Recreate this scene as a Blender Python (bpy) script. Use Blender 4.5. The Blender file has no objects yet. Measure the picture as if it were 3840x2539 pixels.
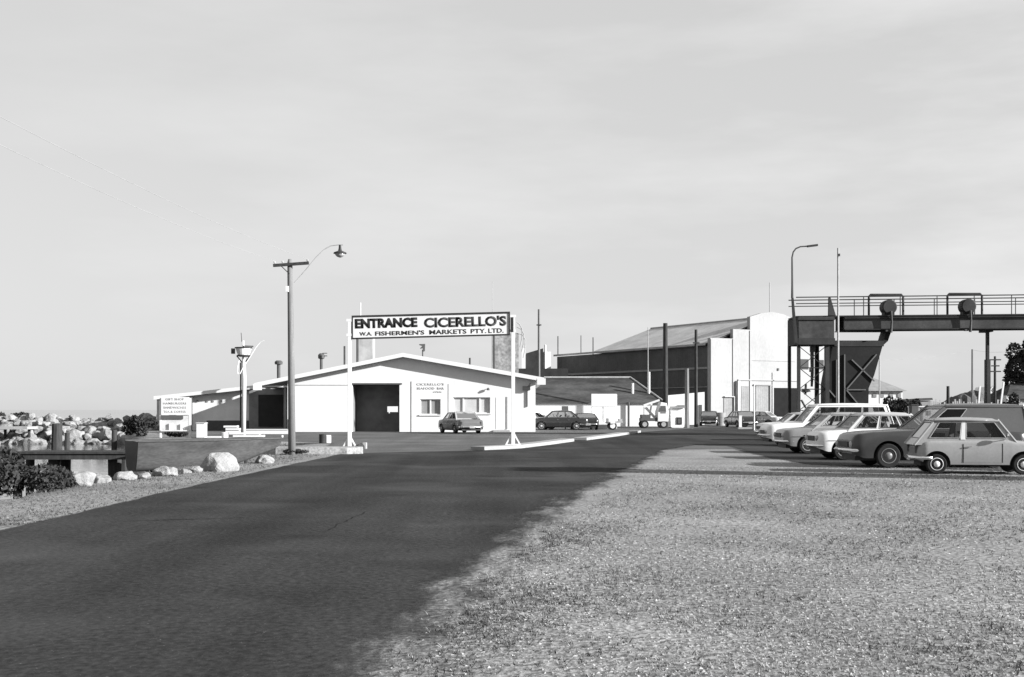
import bpy, bmesh, math, random
import numpy as np
from mathutils import Vector, Matrix
R = math.radians
S = bpy.context.scene
COL = S.collection
random.seed(7); RNG = np.random.default_rng(7)

# ---------------------------------------------------------------- camera
F, CX, HY, EYE = 4500.0, 1920.0, 1535.0, 1.6          # photo pixels (3840 wide)
cam = bpy.data.cameras.new('camera'); camo = bpy.data.objects.new('camera', cam); COL.objects.link(camo)
camo.location = (0, 0, EYE); camo.rotation_euler = (R(90), 0, 0)
cam.sensor_width = 36.0; cam.lens = F/3840*36.0
cam.shift_y = (HY-1269.5)/3840; cam.clip_start = 0.1; cam.clip_end = 12000
S.camera = camo
# ---------------------------------------------------------------- world, sun, exposure
SUN_EL = R(18.5); SUN_AZ = R(21.8)                      # azimuth from +X towards the camera (-Y)
SD = Vector((math.cos(SUN_EL)*math.cos(SUN_AZ), -math.cos(SUN_EL)*math.sin(SUN_AZ), math.sin(SUN_EL)))
w = bpy.data.worlds.new('World'); S.world = w; w.use_nodes = True
nt = w.node_tree; nt.nodes.clear()
sky = nt.nodes.new('ShaderNodeTexSky'); sky.sky_type = 'NISHITA'; sky.sun_disc = False
sky.sun_elevation = SUN_EL; sky.sun_rotation = math.atan2(SD.x, SD.y)
sky.air_density = 1.0; sky.dust_density = 0.6; sky.ozone_density = 1.0
bw = nt.nodes.new('ShaderNodeSeparateColor')
mixc = nt.nodes.new('ShaderNodeMath'); mixc.operation = 'ADD'       # blue sensitive black and white film
m1 = nt.nodes.new('ShaderNodeMath'); m1.operation = 'MULTIPLY'; m1.inputs[1].default_value = 0.40
m2 = nt.nodes.new('ShaderNodeMath'); m2.operation = 'MULTIPLY'; m2.inputs[1].default_value = 0.60
nt.links.new(sky.outputs[0], bw.inputs[0])
nt.links.new(bw.outputs[2], m1.inputs[0]); nt.links.new(bw.outputs[1], m2.inputs[0])
nt.links.new(m1.outputs[0], mixc.inputs[0]); nt.links.new(m2.outputs[0], mixc.inputs[1])
tc = nt.nodes.new('ShaderNodeTexCoord')
mp = nt.nodes.new('ShaderNodeMapping'); mp.inputs['Scale'].default_value = (1.2, 1.2, 5.5); mp.inputs['Rotation'].default_value = (R(9), R(-14), R(20))
cn = nt.nodes.new('ShaderNodeTexNoise'); cn.inputs['Scale'].default_value = 2.1; cn.inputs['Detail'].default_value = 7; cn.inputs['Roughness'].default_value = 0.55
nt.links.new(tc.outputs['Generated'], mp.inputs[0]); nt.links.new(mp.outputs[0], cn.inputs['Vector'])
cr = nt.nodes.new('ShaderNodeMapRange'); cr.inputs[1].default_value = 0.46; cr.inputs[2].default_value = 0.72; cr.inputs[3].default_value = 0.0; cr.inputs[4].default_value = 1.7
nt.links.new(cn.outputs['Fac'], cr.inputs[0])
SKYV = 4.3
powr = nt.nodes.new('ShaderNodeMath'); powr.operation = 'POWER'; powr.inputs[1].default_value = 0.20   # film response flattens the sky
clampn = nt.nodes.new('ShaderNodeMath'); clampn.operation = 'MULTIPLY'; clampn.inputs[1].default_value = SKYV
nt.links.new(mixc.outputs[0], powr.inputs[0]); nt.links.new(powr.outputs[0], clampn.inputs[0])
add = nt.nodes.new('ShaderNodeMath'); add.operation = 'ADD'          # thin high cloud
sx_ = nt.nodes.new('ShaderNodeSeparateXYZ'); nt.links.new(tc.outputs['Generated'], sx_.inputs[0])
cx_ = nt.nodes.new('ShaderNodeMapRange'); cx_.inputs[1].default_value = -.45; cx_.inputs[2].default_value = .5; cx_.inputs[3].default_value = .15
nt.links.new(sx_.outputs[0], cx_.inputs[0]); cm_ = nt.nodes.new('ShaderNodeMath'); cm_.operation = 'MULTIPLY'
nt.links.new(cr.outputs[0], cm_.inputs[0]); nt.links.new(cx_.outputs[0], cm_.inputs[1])
nt.links.new(clampn.outputs[0], add.inputs[0]); nt.links.new(cm_.outputs[0], add.inputs[1])
bg = nt.nodes.new('ShaderNodeBackground'); bg.inputs[1].default_value = 0.05
wo = nt.nodes.new('ShaderNodeOutputWorld')
nt.links.new(add.outputs[0], bg.inputs[0]); nt.links.new(bg.outputs[0], wo.inputs[0])
sl = bpy.data.lights.new('sun', 'SUN'); sl.energy = 5.0; sl.angle = R(0.5); sl.color = (1, 1, 1)
so = bpy.data.objects.new('sun', sl); COL.objects.link(so)
so.rotation_euler = SD.to_track_quat('Z', 'Y').to_euler(); so.location = SD*60
S.view_settings.view_transform = 'Standard'; S.view_settings.look = 'None'
S.view_settings.exposure = 1.3; S.view_settings.gamma = 1.0

# ---------------------------------------------------------------- helpers
def W(x, y, Y): return Vector(((x-CX)/F*Y, Y, EYE-(y-HY)/F*Y))       # photo pixel + distance -> point
def wx(x, Y): return (x-CX)/F*Y
def wz(y, Y): return EYE-(y-HY)/F*Y
def G(x, y): Y = EYE*F/(y-HY); return Vector(((x-CX)/F*Y, Y, 0))

MATS = {}
def mat(name, v, rough=0.8, amt=0.18, scale=1.5, fine=30.0, famt=0.12, bump=0.0, spec=0.3, metal=0.0, stretch=(1, 1, 1), coords='Object'):
    if name in MATS: return MATS[name]
    m = bpy.data.materials.new(name); m.use_nodes = True; t = m.node_tree; p = t.nodes['Principled BSDF']
    if rough >= .7: spec = min(spec, .06)
    elif rough >= .5: spec = min(spec, .12)
    p.inputs['Roughness'].default_value = rough; p.inputs['Metallic'].default_value = metal
    p.inputs['Specular IOR Level'].default_value = spec
    c = t.nodes.new('ShaderNodeTexCoord'); mpn = t.nodes.new('ShaderNodeMapping'); mpn.inputs['Scale'].default_value = stretch
    t.links.new(c.outputs[coords], mpn.inputs[0])
    n1 = t.nodes.new('ShaderNodeTexNoise'); n1.inputs['Scale'].default_value = scale; n1.inputs['Detail'].default_value = 5; n1.inputs['Roughness'].default_value = 0.6
    n2 = t.nodes.new('ShaderNodeTexNoise'); n2.inputs['Scale'].default_value = fine; n2.inputs['Detail'].default_value = 3
    t.links.new(mpn.outputs[0], n1.inputs['Vector']); t.links.new(mpn.outputs[0], n2.inputs['Vector'])
    r1 = t.nodes.new('ShaderNodeMapRange'); r1.inputs[1].default_value = 0.3; r1.inputs[2].default_value = 0.7; r1.inputs[3].default_value = 1-amt; r1.inputs[4].default_value = 1+amt
    r2 = t.nodes.new('ShaderNodeMapRange'); r2.inputs[1].default_value = 0.3; r2.inputs[2].default_value = 0.7; r2.inputs[3].default_value = v*(1-famt); r2.inputs[4].default_value = v*(1+famt)
    t.links.new(n1.outputs['Fac'], r1.inputs[0]); t.links.new(n2.outputs['Fac'], r2.inputs[0])
    mu = t.nodes.new('ShaderNodeMath'); mu.operation = 'MULTIPLY'
    t.links.new(r1.outputs[0], mu.inputs[0]); t.links.new(r2.outputs[0], mu.inputs[1])
    t.links.new(mu.outputs[0], p.inputs['Base Color'])
    if bump:
        b = t.nodes.new('ShaderNodeBump'); b.inputs['Strength'].default_value = bump; b.inputs['Distance'].default_value = 0.05
        t.links.new(n2.outputs['Fac'], b.inputs['Height']); t.links.new(b.outputs[0], p.inputs['Normal'])
    MATS[name] = m; return m

def corr(name, v, axis='X', pitch=0.16, rough=0.6, amt=0.2):
    """corrugated iron / boards: ribs by bump, rust stains by noise"""
    m = mat(name, v, rough, amt, 0.5, 8.0, 0.12)
    t = m.node_tree; p = t.nodes['Principled BSDF']
    c = t.nodes.new('ShaderNodeTexCoord'); wv = t.nodes.new('ShaderNodeTexWave'); wv.bands_direction = axis; wv.inputs['Scale'].default_value = 1/(pitch*3.2); wv.inputs['Distortion'].default_value = 0
    b = t.nodes.new('ShaderNodeBump'); b.inputs['Strength'].default_value = 0.5; b.inputs['Distance'].default_value = 0.02
    t.links.new(c.outputs['Object'], wv.inputs['Vector']); t.links.new(wv.outputs['Fac'], b.inputs['Height']); t.links.new(b.outputs[0], p.inputs['Normal'])
    return m

class MB:
    def __init__(s, o=(0, 0, 0)): s.v = []; s.f = []; s.mi = []; s.o = Vector(o)
    def add(s, vs, fs, mi=0):
        b = len(s.v); s.v += [tuple(Vector(v)-s.o) for v in vs]; s.f += [tuple(i+b for i in f) for f in fs]; s.mi += [mi]*len(fs); return s
    def box(s, x0, x1, y0, y1, z0, z1, mi=0):
        return s.add([(x0,y0,z0),(x1,y0,z0),(x1,y1,z0),(x0,y1,z0),(x0,y0,z1),(x1,y0,z1),(x1,y1,z1),(x0,y1,z1)],
              [(0,3,2,1),(4,5,6,7),(0,1,5,4),(1,2,6,5),(2,3,7,6),(3,0,4,7)], mi)
    def hexa(s, b, t, mi=0):      # bottom ring of 4, top ring of 4
        return s.add(list(b)+list(t), [(0,3,2,1),(4,5,6,7),(0,1,5,4),(1,2,6,5),(2,3,7,6),(3,0,4,7)], mi)
    def beam(s, a, b, wd, ht=None, mi=0):
        a = Vector(a); b = Vector(b); ht = ht or wd; d = (b-a).normalized()
        u = d.cross(Vector((0,0,1))); u = u.normalized() if u.length > 1e-4 else Vector((1,0,0)); v = u.cross(d)
        q = [(-1,-1),(1,-1),(1,1),(-1,1)]
        return s.hexa([a+u*i*wd/2+v*j*ht/2 for i,j in q], [b+u*i*wd/2+v*j*ht/2 for i,j in q], mi)
    def tube(s, pts, r, n=8, cap=True, mi=0):
        pts = [Vector(p) for p in pts]; rs = r if isinstance(r, (list, tuple)) else [r]*len(pts)
        vs = []; fs = []
        for i, p in enumerate(pts):
            d = (pts[min(i+1, len(pts)-1)]-pts[max(i-1, 0)]).normalized()
            u = d.cross(Vector((0,1,0.01))) if abs(d.y) < .95 else d.cross(Vector((1,0,0))); u.normalize(); v = d.cross(u)
            for k in range(n):
                a = 2*math.pi*k/n; vs.append(p+u*math.cos(a)*rs[i]+v*math.sin(a)*rs[i])
        for i in range(len(pts)-1):
            for k in range(n): fs.append((i*n+k, i*n+(k+1)%n, (i+1)*n+(k+1)%n, (i+1)*n+k))
        if cap: fs.append(tuple(reversed(range(n)))); fs.append(tuple((len(pts)-1)*n+k for k in range(n)))
        return s.add(vs, fs, mi)
    def lathe(s, c, prof, axis='Z', n=20, mi=0):   # prof: list of (r, h)
        vs = []; fs = []; c = Vector(c)
        for r, h in prof:
            for k in range(n):
                a = 2*math.pi*k/n; ca, sa = math.cos(a)*r, math.sin(a)*r
                vs.append(c+(Vector((ca, sa, h)) if axis == 'Z' else Vector((ca, h, sa)) if axis == 'Y' else Vector((h, ca, sa))))
        for i in range(len(prof)-1):
            for k in range(n): fs.append((i*n+k, i*n+(k+1)%n, (i+1)*n+(k+1)%n, (i+1)*n+k))
        fs.append(tuple(reversed(range(n)))); fs.append(tuple((len(prof)-1)*n+k for k in range(n)))
        return s.add(vs, fs, mi)
    def prism(s, poly, y0, y1, mi=0):               # polygon in (x, z) pulled from y0 to y1
        n = len(poly)
        vs = [(x, y0, z) for x, z in poly]+[(x, y1, z) for x, z in poly]
        fs = [tuple(range(n)), tuple(reversed(range(n, 2*n)))]+[(i, i+n, (i+1)%n+n, (i+1)%n) for i in range(n)]
        return s.add(vs, fs, mi)
    def slab(s, poly, z0, z1, mi=0):                # polygon in (x, y) pulled from z0 to z1
        n = len(poly)
        vs = [(x, y, z0) for x, y in poly]+[(x, y, z1) for x, y in poly]
        fs = [tuple(reversed(range(n))), tuple(range(n, 2*n))]+[(i, (i+1)%n, (i+1)%n+n, i+n) for i in range(n)]
        return s.add(vs, fs, mi)
    def build(s, name, m, parent=None, smooth=False, bevel=0.0, tf=None, fix=True):
        me = bpy.data.meshes.new(name)
        vs = s.v if tf is None else [tuple(tf(Vector(v))) for v in s.v]
        me.from_pydata(vs, [], s.f)
        for mm in (m if isinstance(m, (list, tuple)) else [m]): me.materials.append(mm)
        me.polygons.foreach_set('material_index', s.mi)
        if fix or bevel:
            bm = bmesh.new(); bm.from_mesh(me)
            if fix: bmesh.ops.recalc_face_normals(bm, faces=bm.faces)
            if bevel: bmesh.ops.bevel(bm, geom=list(bm.edges), offset=bevel, segments=2, affect='EDGES', profile=.5)
            bm.to_mesh(me); bm.free()
        if smooth:
            me.polygons.foreach_set('use_smooth', [True]*len(me.polygons))
        o = bpy.data.objects.new(name, me); COL.objects.link(o)
        if parent is not None: o.parent = parent
        else: o.location = s.o
        return o

def tag(o, label=None, cat=None, group=None, kind=None):
    if label: o['label'] = label
    if cat: o['category'] = cat
    if group: o['group'] = group
    if kind: o['kind'] = kind
    return o
def thing(name, label, cat, loc=(0,0,0), rz=0.0, group=None):
    o = bpy.data.objects.new(name, None); COL.objects.link(o); o.location = loc; o.rotation_euler = (0,0,rz); o.empty_display_size = .2
    return tag(o, label, cat, group)
def structure(o, label=None): 
    o['kind'] = 'structure'
    if label: o['label'] = label
    return o

def text(name, s, width, height, center, m, parent, off=0.0, o=(0,0,0), tilt=0.0, depth=0.01, rz=0.0):
    cu = bpy.data.curves.new(name, 'FONT'); cu.body = s; cu.size = 1; cu.offset = off; cu.extrude = 0.0; cu.resolution_u = 3
    to = bpy.data.objects.new(name+'_tmp', cu); COL.objects.link(to)
    dg = bpy.context.evaluated_depsgraph_get(); dg.update()
    me = bpy.data.meshes.new_from_object(to.evaluated_get(dg))
    COL.objects.unlink(to); bpy.data.objects.remove(to)
    co = np.array([v.co[:] for v in me.vertices]); mn = co.min(0); mx = co.max(0)
    bm = bmesh.new(); bm.from_mesh(me)
    sx = width/(mx[0]-mn[0]); sy = height/(mx[1]-mn[1])
    c = Vector(center)-Vector(o)
    rot = Matrix.Rotation(rz, 3, 'Z')@Matrix.Rotation(-tilt, 3, 'Y')
    for v in bm.verts:
        p = Vector(((v.co.x-(mn[0]+mx[0])/2)*sx, -0.0, (v.co.y-(mn[1]+mx[1])/2)*sy)); v.co = c+rot@p
    nrm = rot@Vector((0,-1,0))
    ext = bmesh.ops.extrude_face_region(bm, geom=list(bm.faces))
    bmesh.ops.translate(bm, vec=nrm*depth, verts=[e for e in ext['geom'] if isinstance(e, bmesh.types.BMVert)])
    bmesh.ops.recalc_face_normals(bm, faces=bm.faces)
    bm.to_mesh(me); bm.free()
    me.materials.clear(); me.materials.append(m)
    ob = bpy.data.objects.new(name, me); COL.objects.link(ob); ob.parent = parent
    return ob

def copy_tree(o, parent=None):
    c = o.copy(); COL.objects.link(c)
    if parent: c.parent = parent
    for ch in list(o.children): copy_tree(ch, c)
    return c

# ---------------------------------------------------------------- materials
M_white = mat('white_paint', 0.57, 0.6, 0.05, 0.6, 12, 0.03)
M_wall = mat('white_wall', 0.60, 0.75, 0.08, 0.45, 9, 0.04)
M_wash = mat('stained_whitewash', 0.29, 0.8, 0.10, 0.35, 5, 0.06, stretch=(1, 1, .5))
M_grey = mat('grey_paint', 0.22, 0.6, 0.12)
M_dgrey = mat('dark_paint', 0.075, 0.6, 0.15)
M_black = mat('black_paint', 0.028, 0.5, 0.2)
M_letter = mat('letter_paint', 0.02, 0.7, 0.1)
M_pale = mat('pale_letter_paint', 0.33, 0.7, 0.2)
M_wood = mat('weathered_timber', 0.15, 0.85, 0.25, 3, 40, .25, stretch=(6, 6, .5))
M_dwood = mat('dark_timber', 0.042, 0.85, 0.3, 3, 30, .25, stretch=(4, 4, .7))
M_conc = mat('concrete', 0.27, 0.9, 0.18, 0.9, 25, .12, bump=.2)
M_steel = mat('grey_steel', 0.055, 0.55, 0.3, 0.8, 10, .15)
M_dsteel = mat('dark_steel', 0.03, 0.55, 0.3, 0.8, 10, .15)
M_lsteel = mat('light_steel', 0.30, 0.5, 0.2, 0.8, 10, .15)
M_rubber = mat('tyre_rubber', 0.022, 0.85, 0.2)
M_chrome = mat('chrome', 0.75, 0.18, 0.05, metal=1.0)
M_glass = mat('dark_glass', 0.035, 0.06, 0.1, spec=.6)
M_lglass = mat('pale_glass', 0.30, 0.12, 0.12, spec=.6)
M_rock = mat('pale_rock', 0.23, 0.9, 0.28, 1.6, 14, .2, bump=.5)
M_drock = mat('grey_rock', 0.17, 0.9, 0.35, 1.6, 14, .2, bump=.5)
M_fol = mat('dark_foliage', 0.035, 0.8, 0.4, 2.0, 20, .3)
M_fol2 = mat('leaf_foliage', 0.075, 0.8, 0.4, 2.0, 20, .3)
M_bark = mat('bark', 0.09, 0.9, 0.3)

# ---------------------------------------------------------------- ground, water
def shore(Y):
    n = .35*math.sin(Y*.9)+.25*math.sin(Y*2.3+1)
    pts = [(-20,-9.6),(22,-9.5),(30,-9.2),(38,-8.9),(44,-9.2),(56.8,-9.6),(58.5,-18.2),(66,-20.8),(80,-25.2),(92,-29),(3000,-29)]
    for (a, xa), (b, xb) in zip(pts, pts[1:]):
        if a <= Y <= b: return xa+(xb-xa)*(Y-a)/(b-a)+(n if Y < 56 else n*.4)
    return -28.5
M_gravel = mat('dry_gravel_ground', 0.205, 0.95, 0.30, 0.33, 16, .5, bump=.5)
def add_speckle(m, scale, lo, hi, v, fac=0.8):
    t = m.node_tree; p = t.nodes['Principled BSDF']; src = p.inputs['Base Color'].links[0].from_socket
    c = t.nodes.new('ShaderNodeTexCoord'); n = t.nodes.new('ShaderNodeTexNoise'); n.inputs['Scale'].default_value = scale; n.inputs['Detail'].default_value = 2
    t.links.new(c.outputs['Object'], n.inputs['Vector'])
    r = t.nodes.new('ShaderNodeMapRange'); r.inputs[1].default_value = lo; r.inputs[2].default_value = hi; r.inputs[4].default_value = fac
    t.links.new(n.outputs['Fac'], r.inputs[0])
    mx = t.nodes.new('ShaderNodeMix'); mx.data_type = 'FLOAT'; mx.inputs[3].default_value = v
    t.links.new(r.outputs[0], mx.inputs[0]); t.links.new(src, mx.inputs[2]); t.links.new(mx.outputs[0], p.inputs['Base Color'])
add_speckle(M_gravel, 9, .58, .66, .09, .7)
add_speckle(M_gravel, 26, .68, .74, .4, .5)

Ys = list(np.arange(-12, 56, 1.0))+list(np.arange(56, 60, .4))+list(np.arange(60, 90, 3.0))+[90,110,140,200,300,600,1200,3000]
b = MB(); NC = 0; rows = []
for Y in Ys:
    sx = shore(Y)
    q_ = 1.0 if Y < 56 else .3
    xs = [(sx-5*q_, -3.2), (sx-2.6*q_, -1.55), (sx-1.3*q_, -.75), (sx-.5*q_, -.22), (sx, -.03), (sx+.7, 0)]
    near = [-7.0, -4, -1, 2, 5, 9, 14, 22, 40, 120, 2500]
    xs += [(max(x, sx+1.2+i*.01) if Y < 56 else sx+1.2+(x+7.0)*1.0+i*.01, 0) for i, x in enumerate(near)]
    rows.append([(x, Y, z) for x, z in xs])
NC = len(rows[0]); b.v = [p for r in rows for p in r]
b.f = [(i*NC+j, i*NC+j+1, (i+1)*NC+j+1, (i+1)*NC+j) for i in range(len(rows)-1) for j in range(NC-1)]; b.mi = [0]*len(b.f)
structure(b.build('ground', M_gravel, smooth=True), 'dry gravelly ground with a bank down to the water')

M_water = bpy.data.materials.new('harbour_water'); M_water.use_nodes = True
t = M_water.node_tree; p = t.nodes['Principled BSDF']; p.inputs['Base Color'].default_value = (.045,.045,.045,1); p.inputs['Roughness'].default_value = .06
c = t.nodes.new('ShaderNodeTexCoord'); n = t.nodes.new('ShaderNodeTexNoise'); n.inputs['Scale'].default_value = 1.6; n.inputs['Detail'].default_value = 3
bu = t.nodes.new('ShaderNodeBump'); bu.inputs['Strength'].default_value = .12; bu.inputs['Distance'].default_value = .1
t.links.new(c.outputs['Object'], n.inputs['Vector']); t.links.new(n.outputs['Fac'], bu.inputs['Height']); t.links.new(bu.outputs[0], p.inputs['Normal'])
WZ = -1.0
b = MB(); b.add([(-4000,-40,WZ),(-4,-40,WZ),(-4,55,WZ),(-15,60,WZ),(-15,6000,WZ),(-4000,6000,WZ)], [(0,1,2,3,4,5)])
structure(b.build('harbour_water', M_water), 'still harbour water')

# sheets with ragged dusty edges
def edge_mat(name, v, amt, speck):
    m = mat(name, v, .9, amt, .22, 14, .35, bump=.25)
    t = m.node_tree; p = t.nodes['Principled BSDF']
    a = t.nodes.new('ShaderNodeAttribute'); a.attribute_name = 'edge'
    c = t.nodes.new('ShaderNodeTexCoord'); n = t.nodes.new('ShaderNodeTexNoise'); n.inputs['Scale'].default_value = 2.2; n.inputs['Detail'].default_value = 5; n.inputs['Roughness'].default_value = .7
    mp_ = t.nodes.new('ShaderNodeMapping'); mp_.inputs['Scale'].default_value = (1, .3, 1); t.links.new(c.outputs['Object'], mp_.inputs[0]); t.links.new(mp_.outputs[0], n.inputs['Vector'])
    s1 = t.nodes.new('ShaderNodeMath'); s1.operation = 'MULTIPLY_ADD'; s1.inputs[1].default_value = 1.0
    s2 = t.nodes.new('ShaderNodeMath'); s2.operation = 'SUBTRACT'; s2.inputs[1].default_value = .5
    t.links.new(n.outputs['Fac'], s2.inputs[0]); s3 = t.nodes.new('ShaderNodeMath'); s3.operation = 'MULTIPLY'; s3.inputs[1].default_value = 1.05
    t.links.new(s2.outputs[0], s3.inputs[0]); t.links.new(a.outputs['Fac'], s1.inputs[0]); t.links.new(s3.outputs[0], s1.inputs[2])
    r = t.nodes.new('ShaderNodeMapRange'); r.interpolation_type = 'SMOOTHSTEP'; r.inputs[1].default_value = .2; r.inputs[2].default_value = .7
    t.links.new(s1.outputs[0], r.inputs[0]); t.links.new(r.outputs[0], p.inputs['Alpha'])
    return m
def sheet(name, poly, widths, z, m, label):
    """flat sheet; widths[i] = how far in from side i (point i -> i+1) the surface frays"""
    P = []; Wd = []
    n = len(poly)
    for i in range(n):
        a = Vector((*poly[i], 0)); c_ = Vector((*poly[(i+1)%n], 0)); k = max(1, min(14, int((c_-a).length/2.5)))
        for j in range(k): P.append(a.lerp(c_, j/k)); Wd.append(widths[i])
    N = len(P); area = sum(P[i].x*P[(i+1)%N].y-P[(i+1)%N].x*P[i].y for i in range(N)); sg = 1 if area > 0 else -1
    inner = []
    for i in range(N):
        d = (P[(i+1)%N]-P[i-1]).normalized(); nr = Vector((-d.y, d.x, 0))*sg; inner.append(P[i]+nr*max(.05, Wd[i]))
    b = MB(); b.v = [(q.x, q.y, z) for q in P]+[(q.x, q.y, z) for q in inner]
    b.f = [(i, (i+1)%N, (i+1)%N+N, i+N) for i in range(N)]+[tuple(range(N, 2*N))]; b.mi = [0]*len(b.f)
    o = b.build(name, m, fix=False)
    bm = bmesh.new(); bm.from_mesh(o.data)
    for f in bm.faces:
        if f.normal.z < 0: f.normal_flip()
    bmesh.ops.triangulate(bm, faces=[f for f in bm.faces if len(f.verts) > 4]); bm.to_mesh(o.data); bm.free()
    at = o.data.attributes.new('edge', 'FLOAT', 'POINT'); at.data.foreach_set('value', [0.0]*N+[1.0]*N)
    return structure(o, label)
M_fore = edge_mat('worn_forecourt', .1, .25, 0)
M_road = edge_mat('dark_asphalt', .030, .32, 0)
def tracks(m, lo, hi):
    t = m.node_tree; p = t.nodes['Principled BSDF']; src = p.inputs['Base Color'].links[0].from_socket
    c = t.nodes.new('ShaderNodeTexCoord'); mp_ = t.nodes.new('ShaderNodeMapping'); mp_.inputs['Scale'].default_value = (1.0, .035, 1); mp_.inputs['Rotation'].default_value = (0, 0, R(-4))
    n = t.nodes.new('ShaderNodeTexNoise'); n.inputs['Scale'].default_value = .8; n.inputs['Detail'].default_value = 4
    t.links.new(c.outputs['Object'], mp_.inputs[0]); t.links.new(mp_.outputs[0], n.inputs['Vector'])
    r = t.nodes.new('ShaderNodeMapRange'); r.inputs[1].default_value = .3; r.inputs[2].default_value = .7; r.inputs[3].default_value = lo; r.inputs[4].default_value = hi
    t.links.new(n.outputs['Fac'], r.inputs[0]); mu = t.nodes.new('ShaderNodeMath'); mu.operation = 'MULTIPLY'
    t.links.new(src, mu.inputs[0]); t.links.new(r.outputs[0], mu.inputs[1]); t.links.new(mu.outputs[0], p.inputs['Base Color'])
tracks(M_road, .72, 1.35); tracks(M_fore, .85, 1.15)
add_speckle(M_road, 45, .70, .74, .14, .7)
add_speckle(M_road, .55, .60, .72, .013, .6)
add_speckle(M_road, .28, .52, .68, .085, .35)
sheet('forecourt', [(-17,64),(-9.0,57),(-7.6,45),(-5.6,43.5),(-1.5,45),(30,54.5),(60,56),(90,140),(-22,140),(-26,84)],
      [1,1,.6,.1,.1,.3,1,1,1,1], .004, M_fore, 'grey worn forecourt in front of the market buildings')
road_poly = [(-6.9,-6),(-6.85,16),(-6.8,24),(-6.5,35),(-6.2,42.6),(-5.4,44),(-1.6,46.3),(2.2,59.5),(3.4,62),(8.4,82.5),(16,103),(40,104),(34,62),(16,54.5),(8.2,53),(6.3,47),(4.8,38),(3.4,30.5),(1.85,21.5),(.68,13.8),(.0,7.8),(-.9,-6)]
road_w = [.3,.3,.3,.3,.2,.2,.1,.1,.1,.2,.2,.3,.5,.7,.7,.9,1.2,1.6,1.9,1.9,1.9,.1]
sheet('road', road_poly, road_w, .008, M_road, 'dark asphalt road curving to the right')

sheet('car_shade_sheet', [(8.3,34.6),(10.5,32.4),(13.4,30.2),(24,24),(40,24),(40,53.4),(16,53.4),(9.2,52.6),(8.4,46),(8.1,40)], [.7,.7,.6,.1,.1,.1,.4,.9,1.0,.9], .0075, edge_mat('painted_car_shade', .045, .3, 0), 'dark sheet painted as shade around the parked row')  # dark sheet painted on the gravel to deepen the shade around the cars

b = MB(); rr = random.Random(12)
for (x, y, n_, dx, dy) in ((-2.45,15.5,16,.02,.22),(-5.5,17,12,.16,.05)):
    L1, L2 = [], []
    for k_ in range(n_):
        L1.append((x, y)); L2.append((x+(.013 if abs(dy) > abs(dx) else 0)*rr.uniform(.5,1.5), y+(.03 if abs(dx) > abs(dy) else 0)*rr.uniform(.5,1.5))); x += dx+rr.uniform(-.05,.05); y += dy+rr.uniform(-.03,.03)
    k_ = len(L1); b.add([(p_[0], p_[1], .0138) for p_ in L1+L2], [(i, i+1, k_+i+1, k_+i) for i in range(k_-1)])
structure(b.build('asphalt_cracks', mat('crack_dark', .01, .95)), 'thin dark cracks in the asphalt road')

# ---------------------------------------------------------------- breakwater, rocks
def rock_mesh(seed, m, sub=3, flat=.75, planes=14, kr=(.55,.9)):
    rs = random.Random(seed); bm = bmesh.new(); bmesh.ops.create_icosphere(bm, subdivisions=sub, radius=1)
    pl = [(Vector((rs.gauss(0,1), rs.gauss(0,1), rs.gauss(0,1))).normalized(), rs.uniform(*kr)) for _ in range(planes)]
    for v in bm.verts:
        d = v.co.normalized(); r = 1.0
        for nrm, k in pl:
            dt = d.dot(nrm)
            if dt > 1e-3: r = min(r, k/dt)
        r *= 1+.06*math.sin(7*d.x+seed)*math.sin(6*d.y+2*seed)+.03*math.sin(11*d.x+9*d.y+3*seed)
        v.co = d*r; v.co.z *= flat
    me = bpy.data.meshes.new('boulder'); bm.to_mesh(me); bm.free(); me.materials.append(m)
    return me
RM = [rock_mesh(i, M_rock if i % 3 else M_drock) for i in range(8)]
def rock(x, y, z, s, label, group=None, mesh=None, rot=None, name='boulder', sc=None):
    o = bpy.data.objects.new(name, mesh or random.choice(RM)); COL.objects.link(o)
    o.location = (x, y, z); o.scale = sc or (s*random.uniform(.8,1.3), s*random.uniform(.8,1.2), s*random.uniform(.75,1.1))
    o.rotation_euler = rot or (random.uniform(-.4,.4), random.uniform(-.4,.4), random.uniform(0,6.28))
    return tag(o, label, 'rock', group)

b = MB()
n = 40; vs = []
for i in range(n+1):
    X = -75+i*(55/n); h = .62+.14*math.sin(i*1.7)+.1*math.sin(i*.6)
    vs += [(X, 90.6, -1.8), (X, 92.6, h*.2), (X, 94.4, h), (X, 97, h), (X, 101, -1.8)]
b.add(vs, [(i*5+j, (i+1)*5+j, (i+1)*5+j+1, i*5+j+1) for i in range(n) for j in range(4)])
bo = b.build('breakwater', M_drock); tag(bo, 'long rubble bank of the breakwater under the piled boulders across the water', 'breakwater')
for row, (Yr, zr, sr, cnt) in enumerate([(90.2,-1.0,.62,54),(91.2,-.5,.56,56),(92.2,-.02,.52,58),(93.4,.4,.5,58),(94.6,.78,.5,58)]):
    for i in range(cnt):
        X = -48.5+(29.0)*(i+random.uniform(-.3,.3))/(cnt-1)
        rock(X, Yr+random.uniform(-.4,.4), zr+random.uniform(-.15,.18), sr*random.uniform(.65,1.3),
             'pale boulder piled on the breakwater across the water', 'boulders of the breakwater')
b = MB((-44,89.5,0)); b.box(-60,-35.8,88.6,90.6,.12,.32); [b.box(x_,x_+.14,90.2,90.4,-1.6,.12,1) for x_ in (-44,-41,-38.2,-36.4)]
tag(b.build('landing_stage', [M_conc, M_dwood]), 'low landing stage with pale top at the foot of the breakwater', 'landing stage')

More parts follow.
